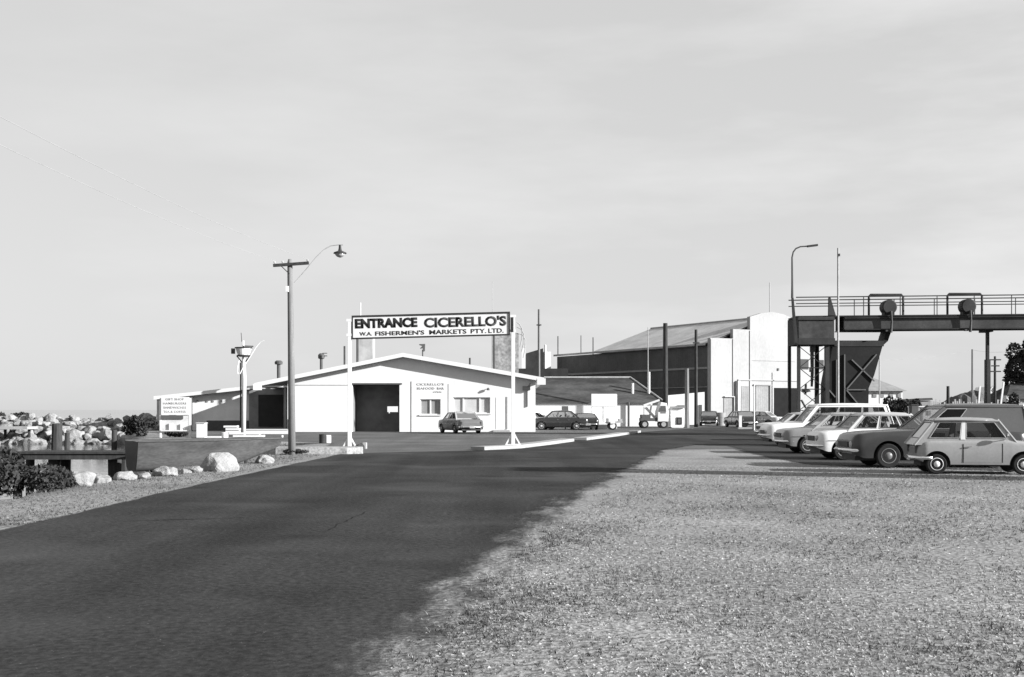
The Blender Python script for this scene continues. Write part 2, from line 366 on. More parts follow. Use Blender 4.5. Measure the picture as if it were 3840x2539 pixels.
# boulders along the near bank
big = rock_mesh(41, M_rock, 4, .9)
def near_rock(px, py, wpx, hpx, label, seed, dz=0.0, m=M_rock, Y=None):
    g = Vector((wx(px, Y), Y, 0)) if Y else G(px, py); k = F/g.y
    rock(g.x, g.y+wpx/k*.25, hpx/k*.25+dz, 1, label, None, rock_mesh(seed, m, 4, .95, 20, (.60,.95)), (0, 0, seed), 'boulder', (wpx/k*.56, wpx/k*.45, hpx/k*.85))
near_rock(820, 1768, 150, 84, 'largest pale boulder, standing in front of the grey boat hull', 51)
near_rock(985, 1738, 92, 30, 'flat pale boulder between the bow of the boat and the utility pole', 52)
near_rock(615, 1786, 110, 42, 'pale jagged boulder low in front of the boat hull side', 53)
near_rock(470, 1800, 90, 36, 'pale low boulder below the square stern of the boat', 54)
near_rock(535, 1797, 70, 26, 'small pale boulder at the corner of the boat stern', 55)
near_rock(690, 1778, 60, 20, 'small flat stone at the left foot of the largest boulder', 56)
near_rock(735, 1772, 46, 24, 'small stone touching the left side of the largest boulder', 57)
near_rock(290, 1822, 130, 56, 'broad pale boulder on the bank below the jetty', 58)
near_rock(225, 1816, 70, 40, 'pale boulder on the bank beside the dark bush', 59)
near_rock(365, 1812, 80, 36, 'pale boulder under the inner end of the jetty', 60)
near_rock(320, 1790, 80, 34, 'pale boulder at the water edge under the jetty deck', 61, -.3)
# sandy shallow under the jetty
b = MB(); rr = random.Random(4)
pts = [(-15.6,27.5),(-10.0,26),(-9.8,31),(-10.2,35.2),(-12.5,36.5),(-15.5,34)]
b.slab(pts, -1.3, -.80)
None and structure(b.build('beach', mat('pale_sand', .40, .95, .15, .8, 30, .2, bump=.3), bevel=.12), 'pale sand shelf at the water edge')

# ---------------------------------------------------------------- foliage
def leaf_mesh(name, m, blobs, count, size, seed, flat=.6):
    r = np.random.default_rng(seed); vs = []; fs = []
    wts = np.array([q[1][0]*q[1][1]*q[1][2] for q in blobs]); wts = wts/wts.sum()
    for q, wt in zip(blobs, wts):
        k = int(count*wt)+1; d = r.normal(size=(k,3)); d /= np.linalg.norm(d, axis=1)[:,None]
        rad = r.uniform(.55, 1.05, (k,1))**.6
        c = np.array(q[0])+d*rad*np.array(q[1])
        for p in c:
            a = r.normal(size=3); a /= np.linalg.norm(a); bb = np.cross(a, r.normal(size=3)); bb /= np.linalg.norm(bb); s = size*r.uniform(.5,1.4)
            i = len(vs); vs += [tuple(p-a*s), tuple(p+bb*s*flat), tuple(p+a*s), tuple(p-bb*s*flat)]; fs.append((i,i+1,i+2,i+3))
    b = MB(); b.v = vs; b.f = fs; b.mi = [0]*len(fs); return b
def bush(name, label, loc, rx, ry, h, count, size, seed, m=M_fol, cat='bush', group=None):
    rs = random.Random(seed); t_ = thing(name, label, cat, loc, 0, group)
    bl = []
    for i in range(9):
        a = rs.uniform(0,6.28); q = rs.uniform(.15,.75)
        bl.append(((math.cos(a)*rx*q, math.sin(a)*ry*q, h*rs.uniform(.25,.72)), (rx*rs.uniform(.25,.45), ry*rs.uniform(.25,.45), h*rs.uniform(.2,.34))))
    leaf_mesh(name, m, bl, count, size, seed).build('foliage', m, t_, fix=False)
    b = MB()
    for i in range(7):
        q = bl[i]; b.tube([(0,0,0), (q[0][0]*.4, q[0][1]*.4, h*.3), q[0]], [.03*h+.01, .02*h+.008, .006], 6)
    b.build('stem', M_bark, t_); return t_
def tree(name, label, loc, h, blobs, count, size, seed, m=M_fol, group=None, tr=.3):
    t_ = thing(name, label, 'tree', loc, 0, group)
    leaf_mesh(name, m, blobs, count, size, seed).build('crown', m, t_, fix=False)
    b = MB(); b.tube([(0,0,0),(.1,0,h*.25),(0,.1,h*.5),(.1,.1,h*.75)], [tr,tr*.8,tr*.55,tr*.2], 8)
    for q in blobs[:6]: b.tube([(.05,.05,h*.35), tuple(Vector(q[0])*.6+Vector((0,0,h*.2))), q[0]], [tr*.45,tr*.25,tr*.08], 6)
    b.build('trunk', M_bark, t_); return t_
bush('bush', 'large dark bush at the left edge beside the road verge', (-10.15, 23.6, -.12), 1.5, 1.3, 1.0, 9000, .045, 3)
bush('bush', 'small dark bush at the right foot of the large bush by the verge', (wx(180,24.5), 24.6, -.05), .5, .5, .42, 1600, .035, 5)
bush('bush', 'round dark shrub on the quay left of the white notice board', (wx(525,72), 72, -.1), 1.15, 1.0, 1.35, 3500, .07, 6)
bush('bush', 'dark bush on the top left end of the breakwater', (wx(55,98), 97, .2), 1.9, 1.2, 1.35, 2500, .1, 8)
bush('bush', 'low dark weeds around the foot of the utility pole', (wx(1105,42.5), 42.3, 0), .55, .4, .22, 1500, .03, 10)
# piles and jetty
def pile(px, Y, ytop, ybot, r, label):
    b = MB((wx(px,Y), Y, WZ)); X = wx(px,Y); b.tube([(X,Y,wz(ybot,Y)-1.2),(X+.04,Y,wz(ytop,Y)-.05),(X+.04,Y,wz(ytop,Y))], [r*1.1,r,r*.8], 10)
    tag(b.build('mooring_pile', M_dwood), label, 'pile', 'timber piles in the harbour')
pile(212, 80, 1588, 1668, .34, 'thickest timber pile, leftmost of the three in the water')
pile(250, 78, 1622, 1675, .16, 'shortest timber pile, in the middle of the three in the water')
pile(427, 80, 1612, 1668, .18, 'timber pile nearest the boat stern, rightmost of the three in the water')
jt = thing('jetty', 'small dark timber jetty over the water left of the boat', 'jetty', (-12.6,36.5,0))
o_ = jt.location
b = MB(o_); 
for k in range(6): b.box(wx(60,36), wx(500,36), 35.75+k*.27, 36.0+k*.27, .27, .33)
b.build('deck', M_dwood, jt)
b = MB(o_); b.box(wx(66,36), wx(496,36), 35.8, 35.95, .1, .268); b.box(wx(66,36), wx(496,36), 37.1, 37.25, .1, .268); b.build('beam', M_dwood, jt)
for px, wd in ((196, .36), (424, .42), (60, .3)):
    b = MB(o_); X = wx(px,36.2); b.tube([(X,36.3,-1.7),(X+.02,36.3,.1)], [wd*.42, wd*.5], 10); b.build('pile', M_dwood, jt)
    b = MB(o_); X = wx(px,36.2)+.05; b.tube([(X,37.1,-1.7),(X+.02,37.1,.1)], [wd*.4, wd*.45], 10); b.build('pile', M_dwood, jt)

# ---------------------------------------------------------------- boat hull on the bank
def boat():
    L, B, H = 4.25, 1.5, .86
    t_ = thing('boat', 'old grey wooden boat hull with square stern lying on the bank', 'boat', (-10.75, 33.9, -.16), R(31))
    n = 18; ring = 9; vs = []
    for i in range(n+1):
        u = i/n; x = u*L+ (0.0)
        wtop = B/2*(1 if u < .45 else max(.02, math.cos((u-.45)/.55*math.pi/2)**.85)); keel = .0+.72*max(0, (u-.5)/.5)**1.5*H
        sheer = H+.03*u
        for k in range(ring):
            a = k/(ring-1); s_ = (a-.5)*2
            z = keel+(sheer-keel)*abs(s_)**2.6 if abs(s_) > 1e-6 else keel
            y = wtop*math.copysign(min(1, abs(s_)**.42*1.0), s_) if abs(s_) > 1e-6 else 0
            vs.append((x+.22*u*abs(s_)*(u > .9), y, z))
    fs = [(i*ring+k, (i+1)*ring+k, (i+1)*ring+k+1, i*ring+k+1) for i in range(n) for k in range(ring-1)]
    b = MB(); b.add(vs, fs); b.build('hull', mat('boat_grey', .065, .8, .4, .9, 14, .18, stretch=(.6,1,2)), t_, True)
    b = MB(); b.add([(-.012, v[1], v[2]) for v in vs[:ring]], [tuple(range(ring))]); b.add([(-.004, v[1], v[2]) for v in vs[:ring]], [tuple(range(ring))]); b.build('transom', M_black, t_, fix=False)
    b = MB(); top = [(v[0], v[1]*.97, v[2]-.03) for v in vs[::ring]]+[(v[0], v[1]*.97, v[2]-.03) for v in reversed(vs[ring-1::ring])]
    b.add(top, [tuple(range(len(top)))]); b.build('deck', mat('deck_grey', .3, .8), t_)
    b = MB(); 
    for s_ in (0, ring-1): b.tube([(v[0], v[1], v[2]) for v in vs[s_::ring]], .028, 6)
    b.build('gunwale', M_steel, t_)
    b = MB(); b.tube([(3.3,-.2,-.1),(3.3,-.1,.25)], .06, 8); b.build('prop', M_dwood, t_)
    b = MB(); b.tube([(.6,-.35,-.1),(.6,-.35,.06)], .1, 8); b.tube([(.6,.35,-.1),(.6,.35,.06)], .1, 8); b.build('chock', M_dwood, t_)
boat()
# white timber, crates and drums on the quay behind the boat
def planks(px0, px1, y0, y1, Y, label, nn=3):
    t0 = MB((wx((px0+px1)/2,Y), Y, 0))
    for k in range(nn):
        z0 = wz(y1,Y)+(wz(y0,Y)-wz(y1,Y))*k/nn; z1 = wz(y1,Y)+(wz(y0,Y)-wz(y1,Y))*(k+.72)/nn; j = random.uniform(-.15,.15)
        t0.box(wx(px0,Y)+j, wx(px1,Y)+j, Y+.05*k, Y+.5+.05*k, z0, z1)
    tag(t0.build('plank_stack', M_white), label, 'planks')
planks(845, 895, 1594, 1622, 66, 'tall stack of white planks left of the white mast', 3)
planks(862, 975, 1620, 1648, 59.5, 'wide stack of white planks showing above the boat bow', 3)
planks(770, 822, 1634, 1642, 61.5, 'single low white plank showing above the middle of the boat', 1)
def drum(px, Y, ytop, ybot, r, m, label, cat='drum', name='drum'):
    z0, z1 = wz(ybot,Y), wz(ytop,Y); c_ = (wx(px,Y), Y, z0); h = z1-z0
    b = MB(c_); b.lathe(c_, [(r*.96,0),(r,.02),(r,h*.33),(r*1.04,h*.35),(r,h*.37),(r,h*.64),(r*1.04,h*.66),(r,h*.68),(r,h-.02),(r*.94,h),(r*.9,h-.02)], n=16)
    tag(b.build(name, m, smooth=False), label, cat)
drum(843, 61, 1622, 1648, .17, M_white, 'white drum lying beside the stacked planks behind the boat')
drum(1228, 57, 1632, 1661, .17, M_white, 'white drum on the forecourt between utility pole and sign post')
drum(1210, 56.6, 1628, 1662, .17, M_black, 'black drum beside the white one on the forecourt')
drum(1058, 66, 1632, 1655, .06, M_white, 'short white marker peg on the quay left of the utility pole', 'peg', 'marker_peg')
t_ = MB((wx(760,68),68,0)); t_.box(wx(743,68), wx(775,68), 67.6, 68.1, 0, wz(1587,68)); t_.box(wx(742,68)-.02, wx(776,68)+.02, 67.55, 68.15, wz(1587,68), wz(1585,68)); 
tag(t_.build('cabinet', M_white, bevel=.01), 'upright white cabinet standing on the quay right of the notice board', 'cabinet')
b = MB((wx(1000,78),78,0)); b.box(wx(915,78), wx(1085,78), 77.6, 78, 0, .27); b.box(wx(915,78)-.02, wx(1085,78)+.02, 77.55, 78.05, .27, .32)
tag(b.build('low_wall', M_white), 'low white wall in front of the dark open bay', 'wall')
b = MB((-7.2,43,0)); b.slab([(-8.75,42.6),(-5.85,42.6),(-5.35,43.1),(-5.5,44.2),(-8.75,44.2)], -.3, .24)
tag(b.build('retaining_kerb', mat('rough_kerb', .25, .9, .35, 1.5, 12, .25, bump=.4), bevel=.02), 'pale concrete retaining kerb beside the utility pole', 'kerb')
# notice board
Y = 68; t_ = thing('notice_board', 'white food notice board on two thin legs on the quay', 'sign', (wx(655,Y), Y, 0)); o_ = t_.location
for px in (603, 713):
    b = MB(o_); b.box(wx(px,Y)-.05, wx(px,Y)+.05, Y-.05, Y+.05, 0, wz(1493,Y)); b.build('leg', M_white, t_)
b = MB(o_); b.box(wx(606,Y), wx(711,Y), Y-.09, Y-.055, wz(1556,Y), wz(1489,Y)); pn = b.build('panel', M_white, t_)
for i, s_ in enumerate(('GIFT SHOP', 'HAMBURGERS', 'SANDWICHES', 'TEA & COFFEE')):
    text('lettering', s_, (1.05, 1.32, 1.28, 1.28)[i], .12, (wx(658,Y), Y-.092, wz(1497+i*15.5,Y)), M_pale, pn, .01, o_)
b = MB(o_); b.box(wx(608,Y), wx(688,Y), Y-.1, Y-.05, wz(1572,Y), wz(1557.5,Y)); b.build('menu_strip', M_dgrey, t_)
b = MB(o_); b.box(wx(606,Y), wx(711,Y), Y-.04, Y, wz(1612,Y), wz(1557,Y)); b.build('lower_panel', mat('pale_grey', .5), t_)
b = MB(o_); b.box(wx(606,Y), wx(711,Y), Y-.16, Y+.02, wz(1617,Y), wz(1613,Y)); b.build('shelf', M_white, t_)
for px, yy in ((640, 1588), (682, 1590)):
    b = MB(o_); b.box(wx(px-4,Y), wx(px+4,Y), Y-.13, Y-.06, wz(1613,Y)+.003, wz(yy,Y)); b.build('holder', M_white, t_)
bush('bush', 'low dark weeds growing under the white notice board', (wx(657,69), 69, 0), .8, .4, .42, 1200, .05, 12)

# ---------------------------------------------------------------- entrance sign
Y = 49.0; t_ = thing('entrance_sign', 'tall white entrance sign spanning two posts over the driveway', 'sign', (-3.3, Y, 0)); o_ = t_.location
XL, XR = wx(1311,Y), wx(1924,Y)
for X, z0, zt in ((XL, 0, 5.17), (XR, .15, 5.36)):
    b = MB(o_); b.box(X-.075, X+.075, Y-.075, Y+.075, z0, zt); ps = b.build('post', M_white, t_, bevel=.008)
    b = MB(o_)
    for s_ in (-1, 1): b.beam((X+s_*.28, Y, z0+.02), (X+s_*.04, Y, z0+.46), .06)
    b.box(X-.32, X+.32, Y-.1, Y+.1, z0, z0+.03); b.build('bracket', M_white, ps)
a = R(1.45); ca, sa = math.cos(a), math.sin(a); cxs, czs = (wx(1320,Y)+wx(1912,Y))/2, 5.02; hw, hh = 3.22, .468
def tl(u, v): return (cxs+u*ca-v*sa*0, czs+u*sa+v)
def tboard(b, u0, u1, v0, v1, y0, y1):
    q = [tl(u0,v0), tl(u1,v0), tl(u1,v1), tl(u0,v1)]; b.prism(q, y0, y1)
b = MB(o_); tboard(b, -hw, hw, -hh, hh, Y-.05, Y+.03); pn = b.build('panel', M_white, t_)
b = MB(o_); e = .045
tboard(b, -hw-.01, hw+.01, hh-e, hh+.015, Y-.085, Y+.05); tboard(b, -hw-.01, hw+.01, -hh-.015, -hh+e, Y-.085, Y+.05)
tboard(b, -hw-.012, -hw+e, -hh+e, hh-e, Y-.083, Y+.048); tboard(b, hw-e, hw+.012, -hh+e, hh-e, Y-.083, Y+.048); b.build('frame', M_black, t_)
b = MB(o_); tboard(b, hw+.03, hw+.15, -hh+.12, hh-.22, Y-.1, Y+.1); b.build('end_bracket', M_black, t_)
b = MB(o_)
for X in (XL, XR):
    for v in (-.3, .3): b.box(X-.12, X+.12, Y-.082, Y-.074, czs+(X-cxs)*sa+v-.05, czs+(X-cxs)*sa+v+.05)
b.build('clamp', M_white, t_)
def wtext(s_, px0, px1, py0, py1, m, off):
    X = (wx(px0,Y)+wx(px1,Y))/2; z = (wz(py0,Y)+wz(py1,Y))/2
    text('lettering', s_, wx(px1,Y)-wx(px0,Y), wz(py0,Y)-wz(py1,Y), (X, Y-.052, z), m, pn, off, o_, tilt=a, depth=.008)
def wword(s_, px0, px1, py0, py1): wtext(s_, px0, px1, py0, py1, mat('thin_letter_paint', .04, .7, .2), .018)
wtext('ENTRANCE', 1332, 1566, 1193, 1230, M_letter, .055)
wtext("CICERELLO'S", 1591, 1899, 1187, 1226, mat('worn_letter_paint', .045, .7, .2), .04)
wword("W.A.", 1349, 1396, 1245, 1259); wword("FISHERMEN'S", 1408, 1592, 1240.5, 1257); wword("MARKETS", 1611, 1750, 1236, 1253); wword("PTY.", 1766, 1824, 1233.5, 1250); wword("LTD.", 1832, 1889, 1231.5, 1248.5)
# stones at the sign foot
near_rock(1345, 1688, 48, 26, 'dark stone lying at the foot of the left sign post', 71, 0, mat('dark_stone', .05))
b = MB((wx(1368,48.5),48.5,0)); b.box(wx(1361,48.5), wx(1376,48.5), 48.3, 48.6, 0, .26)
tag(b.build('kerb_block', M_conc, bevel=.02), 'upright white kerb block by the left sign post', 'block')
# kerbs
def kerb(pts, wd, h, label):
    b = MB((pts[0][0], pts[0][1], 0)); L_ = []; R_ = []
    for i, p_ in enumerate(pts):
        d = (Vector((*pts[min(i+1,len(pts)-1)],0))-Vector((*pts[max(i-1,0)],0))).normalized(); nn = Vector((-d.y, d.x, 0))*wd/2
        L_.append((p_[0]+nn.x, p_[1]+nn.y)); R_.append((p_[0]-nn.x, p_[1]-nn.y))
    b.slab(L_+R_[::-1], 0, h); tag(b.build('kerb', M_conc, bevel=.02), label, 'kerb', 'concrete kerbs of the driveway')
kerb([(-1.35,46.9),(-.6,47.9),(.04,49.0),(1.4,54.0),(2.75,59.6)], .7, .15, 'nearer pale concrete kerb carrying the right sign post')
kerb([(3.5,61.6),(5.9,71),(8.5,82.4)], .7, .15, 'farther pale concrete kerb beyond the gap in the kerb line')
b = MB((wx(2160,60.5),60.5,0)); b.box(wx(2130,60.5), wx(2160,60.5), 60.3, 60.9, 0, .05); tag(b.build('drain_grate', M_black), 'dark drain grate in the gap between the two kerbs', 'drain')

# ---------------------------------------------------------------- utility pole with lamp and wires
Y = 42.2; X0 = wx(1095,Y); t_ = thing('utility_pole', 'tall timber utility pole with crossarm and hanging street lamp', 'utility pole', (X0, Y, 0)); o_ = t_.location
zt = wz(972,Y); Xt = wx(1087,Y)
b = MB(o_); b.tube([(X0,Y,-.2),(X0-.03,Y,zt*.5),(Xt,Y,zt-.12),(Xt,Y,zt)], [.135,.115,.09,.06], 14); b.build('pole', M_wood, t_, True)
b = MB(o_); za = wz(994,Y); b.beam((wx(1027,Y),Y-.11,za-.03),(wx(1160,Y),Y-.11,za+.06), .1, .1); b.build('crossarm', M_dwood, t_)
b = MB(o_); b.beam((wx(1058,Y),Y-.12,za-.06),(Xt,Y-.1,za-.32), .03); b.build('brace', M_dsteel, t_)
for px in (1032, 1062, 1155):
    b = MB(o_); b.lathe((wx(px,Y),Y-.11,za+.03+(px-1094)*.0006), [(.012,0),(.012,.05),(.03,.06),(.035,.1),(.02,.13)], n=10); b.build('insulator', M_lsteel, t_)
b = MB(o_); zz = wz(1085,Y); b.box(Xt-.12, Xt-.02, Y-.16, Y-.08, zz-.1, zz+.1); b.build('fuse_box', M_white, t_)
b = MB(o_); pts = [(1103,1062),(1150,1008),(1185,965),(1215,936),(1240,922),(1268,918),(1287,918)]
b.tube([W(x,y,Y) for x,y in pts], .016, 6); arm = b.build('lamp_arm', M_lsteel, t_)
lx, lz = wx(1275,Y), wz(918,Y)
b = MB(o_); b.lathe((lx,Y,lz-.33), [(.04,.33),(.05,.2),(.07,.12),(.22,.06),(.235,.02),(.2,.015)], n=18); ls = b.build('lamp_shade', M_dsteel, t_)
b = MB(o_); b.lathe((lx,Y,lz-.45), [(.03,0),(.11,.03),(.17,.09),(.185,.135)], n=18); b.build('lamp_bowl', M_lglass, ls, True)
b = MB(o_); b.box(X0-.12, X0-.02, Y-.2, Y-.1, .9, 1.25); b.build('number_plate', M_dsteel, t_)
def wire(p0, p1, sag, r, label, n=24):
    p0 = Vector(p0); p1 = Vector(p1); b = MB(p0)
    b.tube([p0.lerp(p1, i/n)+Vector((0,0,-sag*4*(i/n)*(1-i/n))) for i in range(n+1)], r, 5)
    tag(b.build('overhead_wire', mat('wire_grey', .28, .9)), label, 'wire', 'overhead wires')
wire((wx(1032,Y),Y-.11,za+.14), (-9.9,2,6.83), .5, .0055, 'overhead wire from the left end of the pole crossarm')
wire((wx(1155,Y),Y-.11,za+.2), (-8.7,2,6.48), .45, .0055, 'overhead wire from the right end of the pole crossarm')

# white mast with crow's nest
Y = 72; X = wx(913,Y); t_ = thing('signal_mast', 'white timber mast with a basket platform near its top', 'mast', (X,Y,0)); o_ = t_.location
b = MB(o_); b.tube([(X,Y,0),(X+.05,Y,wz(1425,Y)),(X-.02,Y,wz(1278,Y))], [.14,.12,.07], 12); b.build('pole', M_white, t_, True)
b = MB(o_); b.tube([(X-.18,Y+.02,0.1),(X-.16,Y+.02,wz(1360,Y))], .05, 8); b.build('topmast_foot', M_dwood, t_)
b = MB(o_); zc = wz(1333,Y); b.lathe((X,Y+.02,zc), [(.33,0),(.47,.42),(.45,.42),(.32,.03)], n=20); nb = b.build('basket', M_white, t_)
b = MB(o_)
b.tube([(X+.5*math.cos(q/20*6.283), Y+.02+.5*math.sin(q/20*6.283), zc+.46) for q in range(21)], .035, 6); b.tube([(X+.37*math.cos(q/20*6.283), Y+.02+.37*math.sin(q/20*6.283), zc-.02) for q in range(21)], .05, 6); b.beam((X,Y-.14,zc+.56),(X+.62,Y-.14,zc+.54),.06)
for s_ in (-1,1): b.beam((X+s_*.4,Y,zc-.03),(X+s_*.08,Y,zc-.42), .06)
b.build('basket_frame', M_dsteel, nb)
b = MB(o_); b.tube([W(x, y, Y-.3) for x, y in ((990,1277),(975,1284),(958,1305),(940,1335),(922,1362),(908,1385),(900,1402),(893,1404),(890,1392),(892,1370),(897,1350))], .028, 6); b.build('hair_strand', M_white, t_)  # white strand added in the outline of a stray hair, not rigging
b = MB(o_); b.box(X-.72, X-.52, Y-.1, Y+.1, zc+.1, zc+.42); b.build('lamp_box', M_steel, t_)
b = MB(o_); b.tube([(X-.1,Y,wz(1275,Y)-.1),(X-.14,Y,wz(1248,Y))], .02, 6); b.build('aerial', M_steel, t_)

# ---------------------------------------------------------------- main market building
YF = 85.0; k = F/YF
t_ = thing('market_building', 'wide white gabled market hall with big dark doorway', 'building', (-7.7, YF, 0)); o_ = t_.location
def fx(px): return wx(px, YF)
def fz(py): return wz(py, YF)
PX, PZ = fx(1514), fz(1325)                   # ridge, top of fascia
EL, ER = (fx(962), fz(1437)), (fx(2040), fz(1417))
WL, WR = fx(1078), fx(2008); DEPTH = 26
ov = .64                                       # gable overhang in front of the wall
def roofz(X):
    return PZ+(EL[1]-PZ)*(PX-X)/(PX-EL[0]) if X < PX else PZ+(ER[1]-PZ)*(X-PX)/(ER[0]-PX)
th = .28
b = MB(o_)
D0, D1 = fx(1322), fx(1498); DT = fz(1442)
def panel(x0, x1, z0, z1):                     # wall slab with sloped top if z1 is None
    if z1 is None:
        xs = [x0]+([PX] if x0 < PX < x1 else [])+[x1]
        poly = [(x0,z0),(x1,z0)]+[(x, roofz(x)-th-.01) for x in reversed(xs)]
        b.prism(poly, YF, YF+.22)
    else: b.box(x0, x1, YF, YF+.22, z0, z1)
panel(WL, D0, 0, None); panel(D0, D1, DT, None)
# right of doorway: leave the windows open
wins = [(1576, 1652, 1497, 1555), (1700, 1838, 1490, 1550)]
edges = [D1, fx(1576), fx(1652), fx(1700), fx(1838), WR]
panel(edges[0], edges[1], 0, None)
for i, (x0, x1, y0, y1) in enumerate(wins):
    panel(fx(x0), fx(x1), 0, fz(y1)); panel(fx(x0), fx(x1), fz(y0), None)
panel(edges[2], edges[3], 0, None); panel(edges[4], edges[5], 0, None)
b.box(WL, WL+.22, YF+.22, YF+DEPTH, 0, roofz(WL)-th-.03); b.box(WR-.22, WR, YF+.22, YF+DEPTH, 0, roofz(WR)-th-.03); b.box(WL+.22, WR-.22, YF+DEPTH-.2, YF+DEPTH, 0, 3.2)
b.build('wall', M_wall, t_)
b = MB(o_); y0, y1 = YF-ov, YF+DEPTH
for (xa, za_), (xb, zb_) in (((EL[0], EL[1]), (PX, PZ)), ((PX, PZ), (ER[0], ER[1]))):
    b.hexa([(xa,y0+.03,za_-th),(xb,y0+.03,zb_-th),(xb,y1,zb_-th),(xa,y1,za_-th)], [(xa,y0+.03,za_-.02),(xb,y0+.03,zb_-.02),(xb,y1,zb_-.02),(xa,y1,za_-.02)])
rf = b.build('roof', mat('roof_sheet', .35, .7), t_)
b = MB(o_)
for (xa, za_), (xb, zb_) in ((EL, (PX, PZ)), ((PX, PZ), ER)):
    b.hexa([(xa,y0-.03,za_-th),(xb,y0-.03,zb_-th),(xb,y0+.028,zb_-th),(xa,y0+.028,za_-th)], [(xa,y0-.03,za_),(xb,y0-.03,zb_),(xb,y0+.028,zb_),(xa,y0+.028,za_)])
b.box(EL[0]-.1, EL[0]+.5, y0-.05, y0+.02, EL[1]-.5, EL[1]-.06); b.box(ER[0]-.5, ER[0]+.1, y0-.05, y0+.02, ER[1]-.5, ER[1]-.06)
b.build('fascia', M_white, rf)
# doorway
b = MB(o_); b.box(D0, D1, YF+2.4, YF+2.5, 0, DT+.2); b.box(D0-.1, D0, YF+.22, YF+2.4, 0, DT+.2); b.box(D1, D1+.1, YF+.22, YF+2.4, 0, DT+.2); b.box(D0-.1,D1+.1,YF+.23,YF+2.5,DT+.2,DT+.3)
dr = b.build('doorway', mat('doorway_grey', .16), t_)
b = MB(o_); b.box(D0-.1, D1+.18, YF-.05, YF-.004, DT, DT+.1); b.build('door_rail', M_dgrey, dr)
b = MB(o_); b.box(fx(1453), fx(1492), YF-.06, YF-.02, fz(1545), fz(1524)); b.box(fx(1458), fx(1462), YF-.06, YF-.02, fz(1550), fz(1545)); b.build('hanging_sign', M_white, dr)
b = MB(o_); b.box(WL, D0-.1, YF-.03, YF-.004, fz(1445), fz(1442)); b.box(fx(1542), fx(1545), YF-.03, YF-.004, 0, fz(1430)); b.box(fx(1681), fx(1683), YF-.02, YF-.004, .4, fz(1440)); b.build('batten', mat('grey_batten', .4), t_)
# windows
for i, (x0, x1, y0_, y1_) in enumerate(wins):
    b = MB(o_); X0, X1, Z0, Z1 = fx(x0), fx(x1), fz(y1_), fz(y0_)
    e = .06
    b.box(X0, X1, YF+.1, YF+.16, Z1-e, Z1); b.box(X0, X1, YF+.1, YF+.16, Z0, Z0+e)
    cuts = [X0, X1] if i else [X0, X1]
    mull = [.5] if i == 0 else [.27, .72]
    for u in [0]+mull+[1]:
        xc = X0+(X1-X0)*u; b.box(max(X0, xc-.05), min(X1, xc+.05), YF+.095, YF+.165, Z0+e, Z1-e)
    wf = b.build('window', M_white, t_)
    b = MB(o_); b.box(X0, X1, YF+.17, YF+.19, Z0, Z1); b.build('pane', mat('window_glass_%d' % i, (.22, .42)[i], .25, .1, spec=.4), wf)
    b = MB(o_); b.box(X0-.08, X1+.08, YF-.08, YF-.004, Z0-.08, Z0-.002); b.build('sill', M_white, wf)
# side door, step, downpipe, wall lamp
b = MB(o_); b.box(fx(1860), fx(1900), YF-.02, YF-.004, .2, fz(1490)); dd = b.build('side_door', mat('offwhite', .66), t_)
b = MB(o_); b.box(fx(1898), fx(1903), YF-.05, YF-.003, .2, fz(1488)); b.build('door_frame', M_grey, dd)
b = MB(o_); b.box(fx(1850), fx(1912), YF-.7, YF-.004, 0, .13); b.build('door_step', M_conc, t_)
b = MB(o_); X = fx(1978); b.tube([(X,YF-.06,fz(1525)),(X,YF-.06,fz(1455)),(X+.2,YF-.4,fz(1438))], .05, 8); b.box(X-.35, X+.2, YF-.2, YF-.004, fz(1463), fz(1448)); b.build('downpipe', M_grey, t_)
b = MB(o_); b.lathe((fx(1831),YF-.2,fz(1463)), [(.05,.16),(.1,.08),(.09,0),(.04,-.02)], n=12); b.beam((fx(1831),YF-.2,fz(1457)),(fx(1831),YF,fz(1457)),.04); b.build('wall_lamp', M_dgrey, t_)
for s_, w_, h_, yy in (("CICERELLO'S", 1.95, .16, 1441), ("SEAFOOD", 1.25, .16, 1456.5), ("BAR", .5, .16, 1456.4), ("OPEN", .6, .11, 1470)):
    text('lettering', s_, w_, h_, (fx({"SEAFOOD": 1597, "BAR": 1653, "OPEN": 1640}.get(s_, 1614)),YF-.012,fz(yy)), M_pale, t_, .012, o_, depth=.006)
# left open bay under the roof: back wall, dark opening, posts
b = MB(o_); b.box(EL[0]-1.8, WL-.002, YF+5.8, YF+5.97, 0, 3.15); b.box(fx(1070)-.16, fx(1070), YF+.3, YF+.46, 0, 3.4); b.build('bay_wall', mat('bay_grey', .2, .8), t_)
b = MB(o_); b.box(wx(972,91), wx(1062,91), YF+5.7, YF+5.796, .3, 2.7); b.build('bay_door', M_black, t_)
b = MB(o_); b.box(EL[0]+.3, WL-.004, YF+.1, YF+.2, fz(1452), fz(1446)); b.build('bay_beam', M_white, t_)
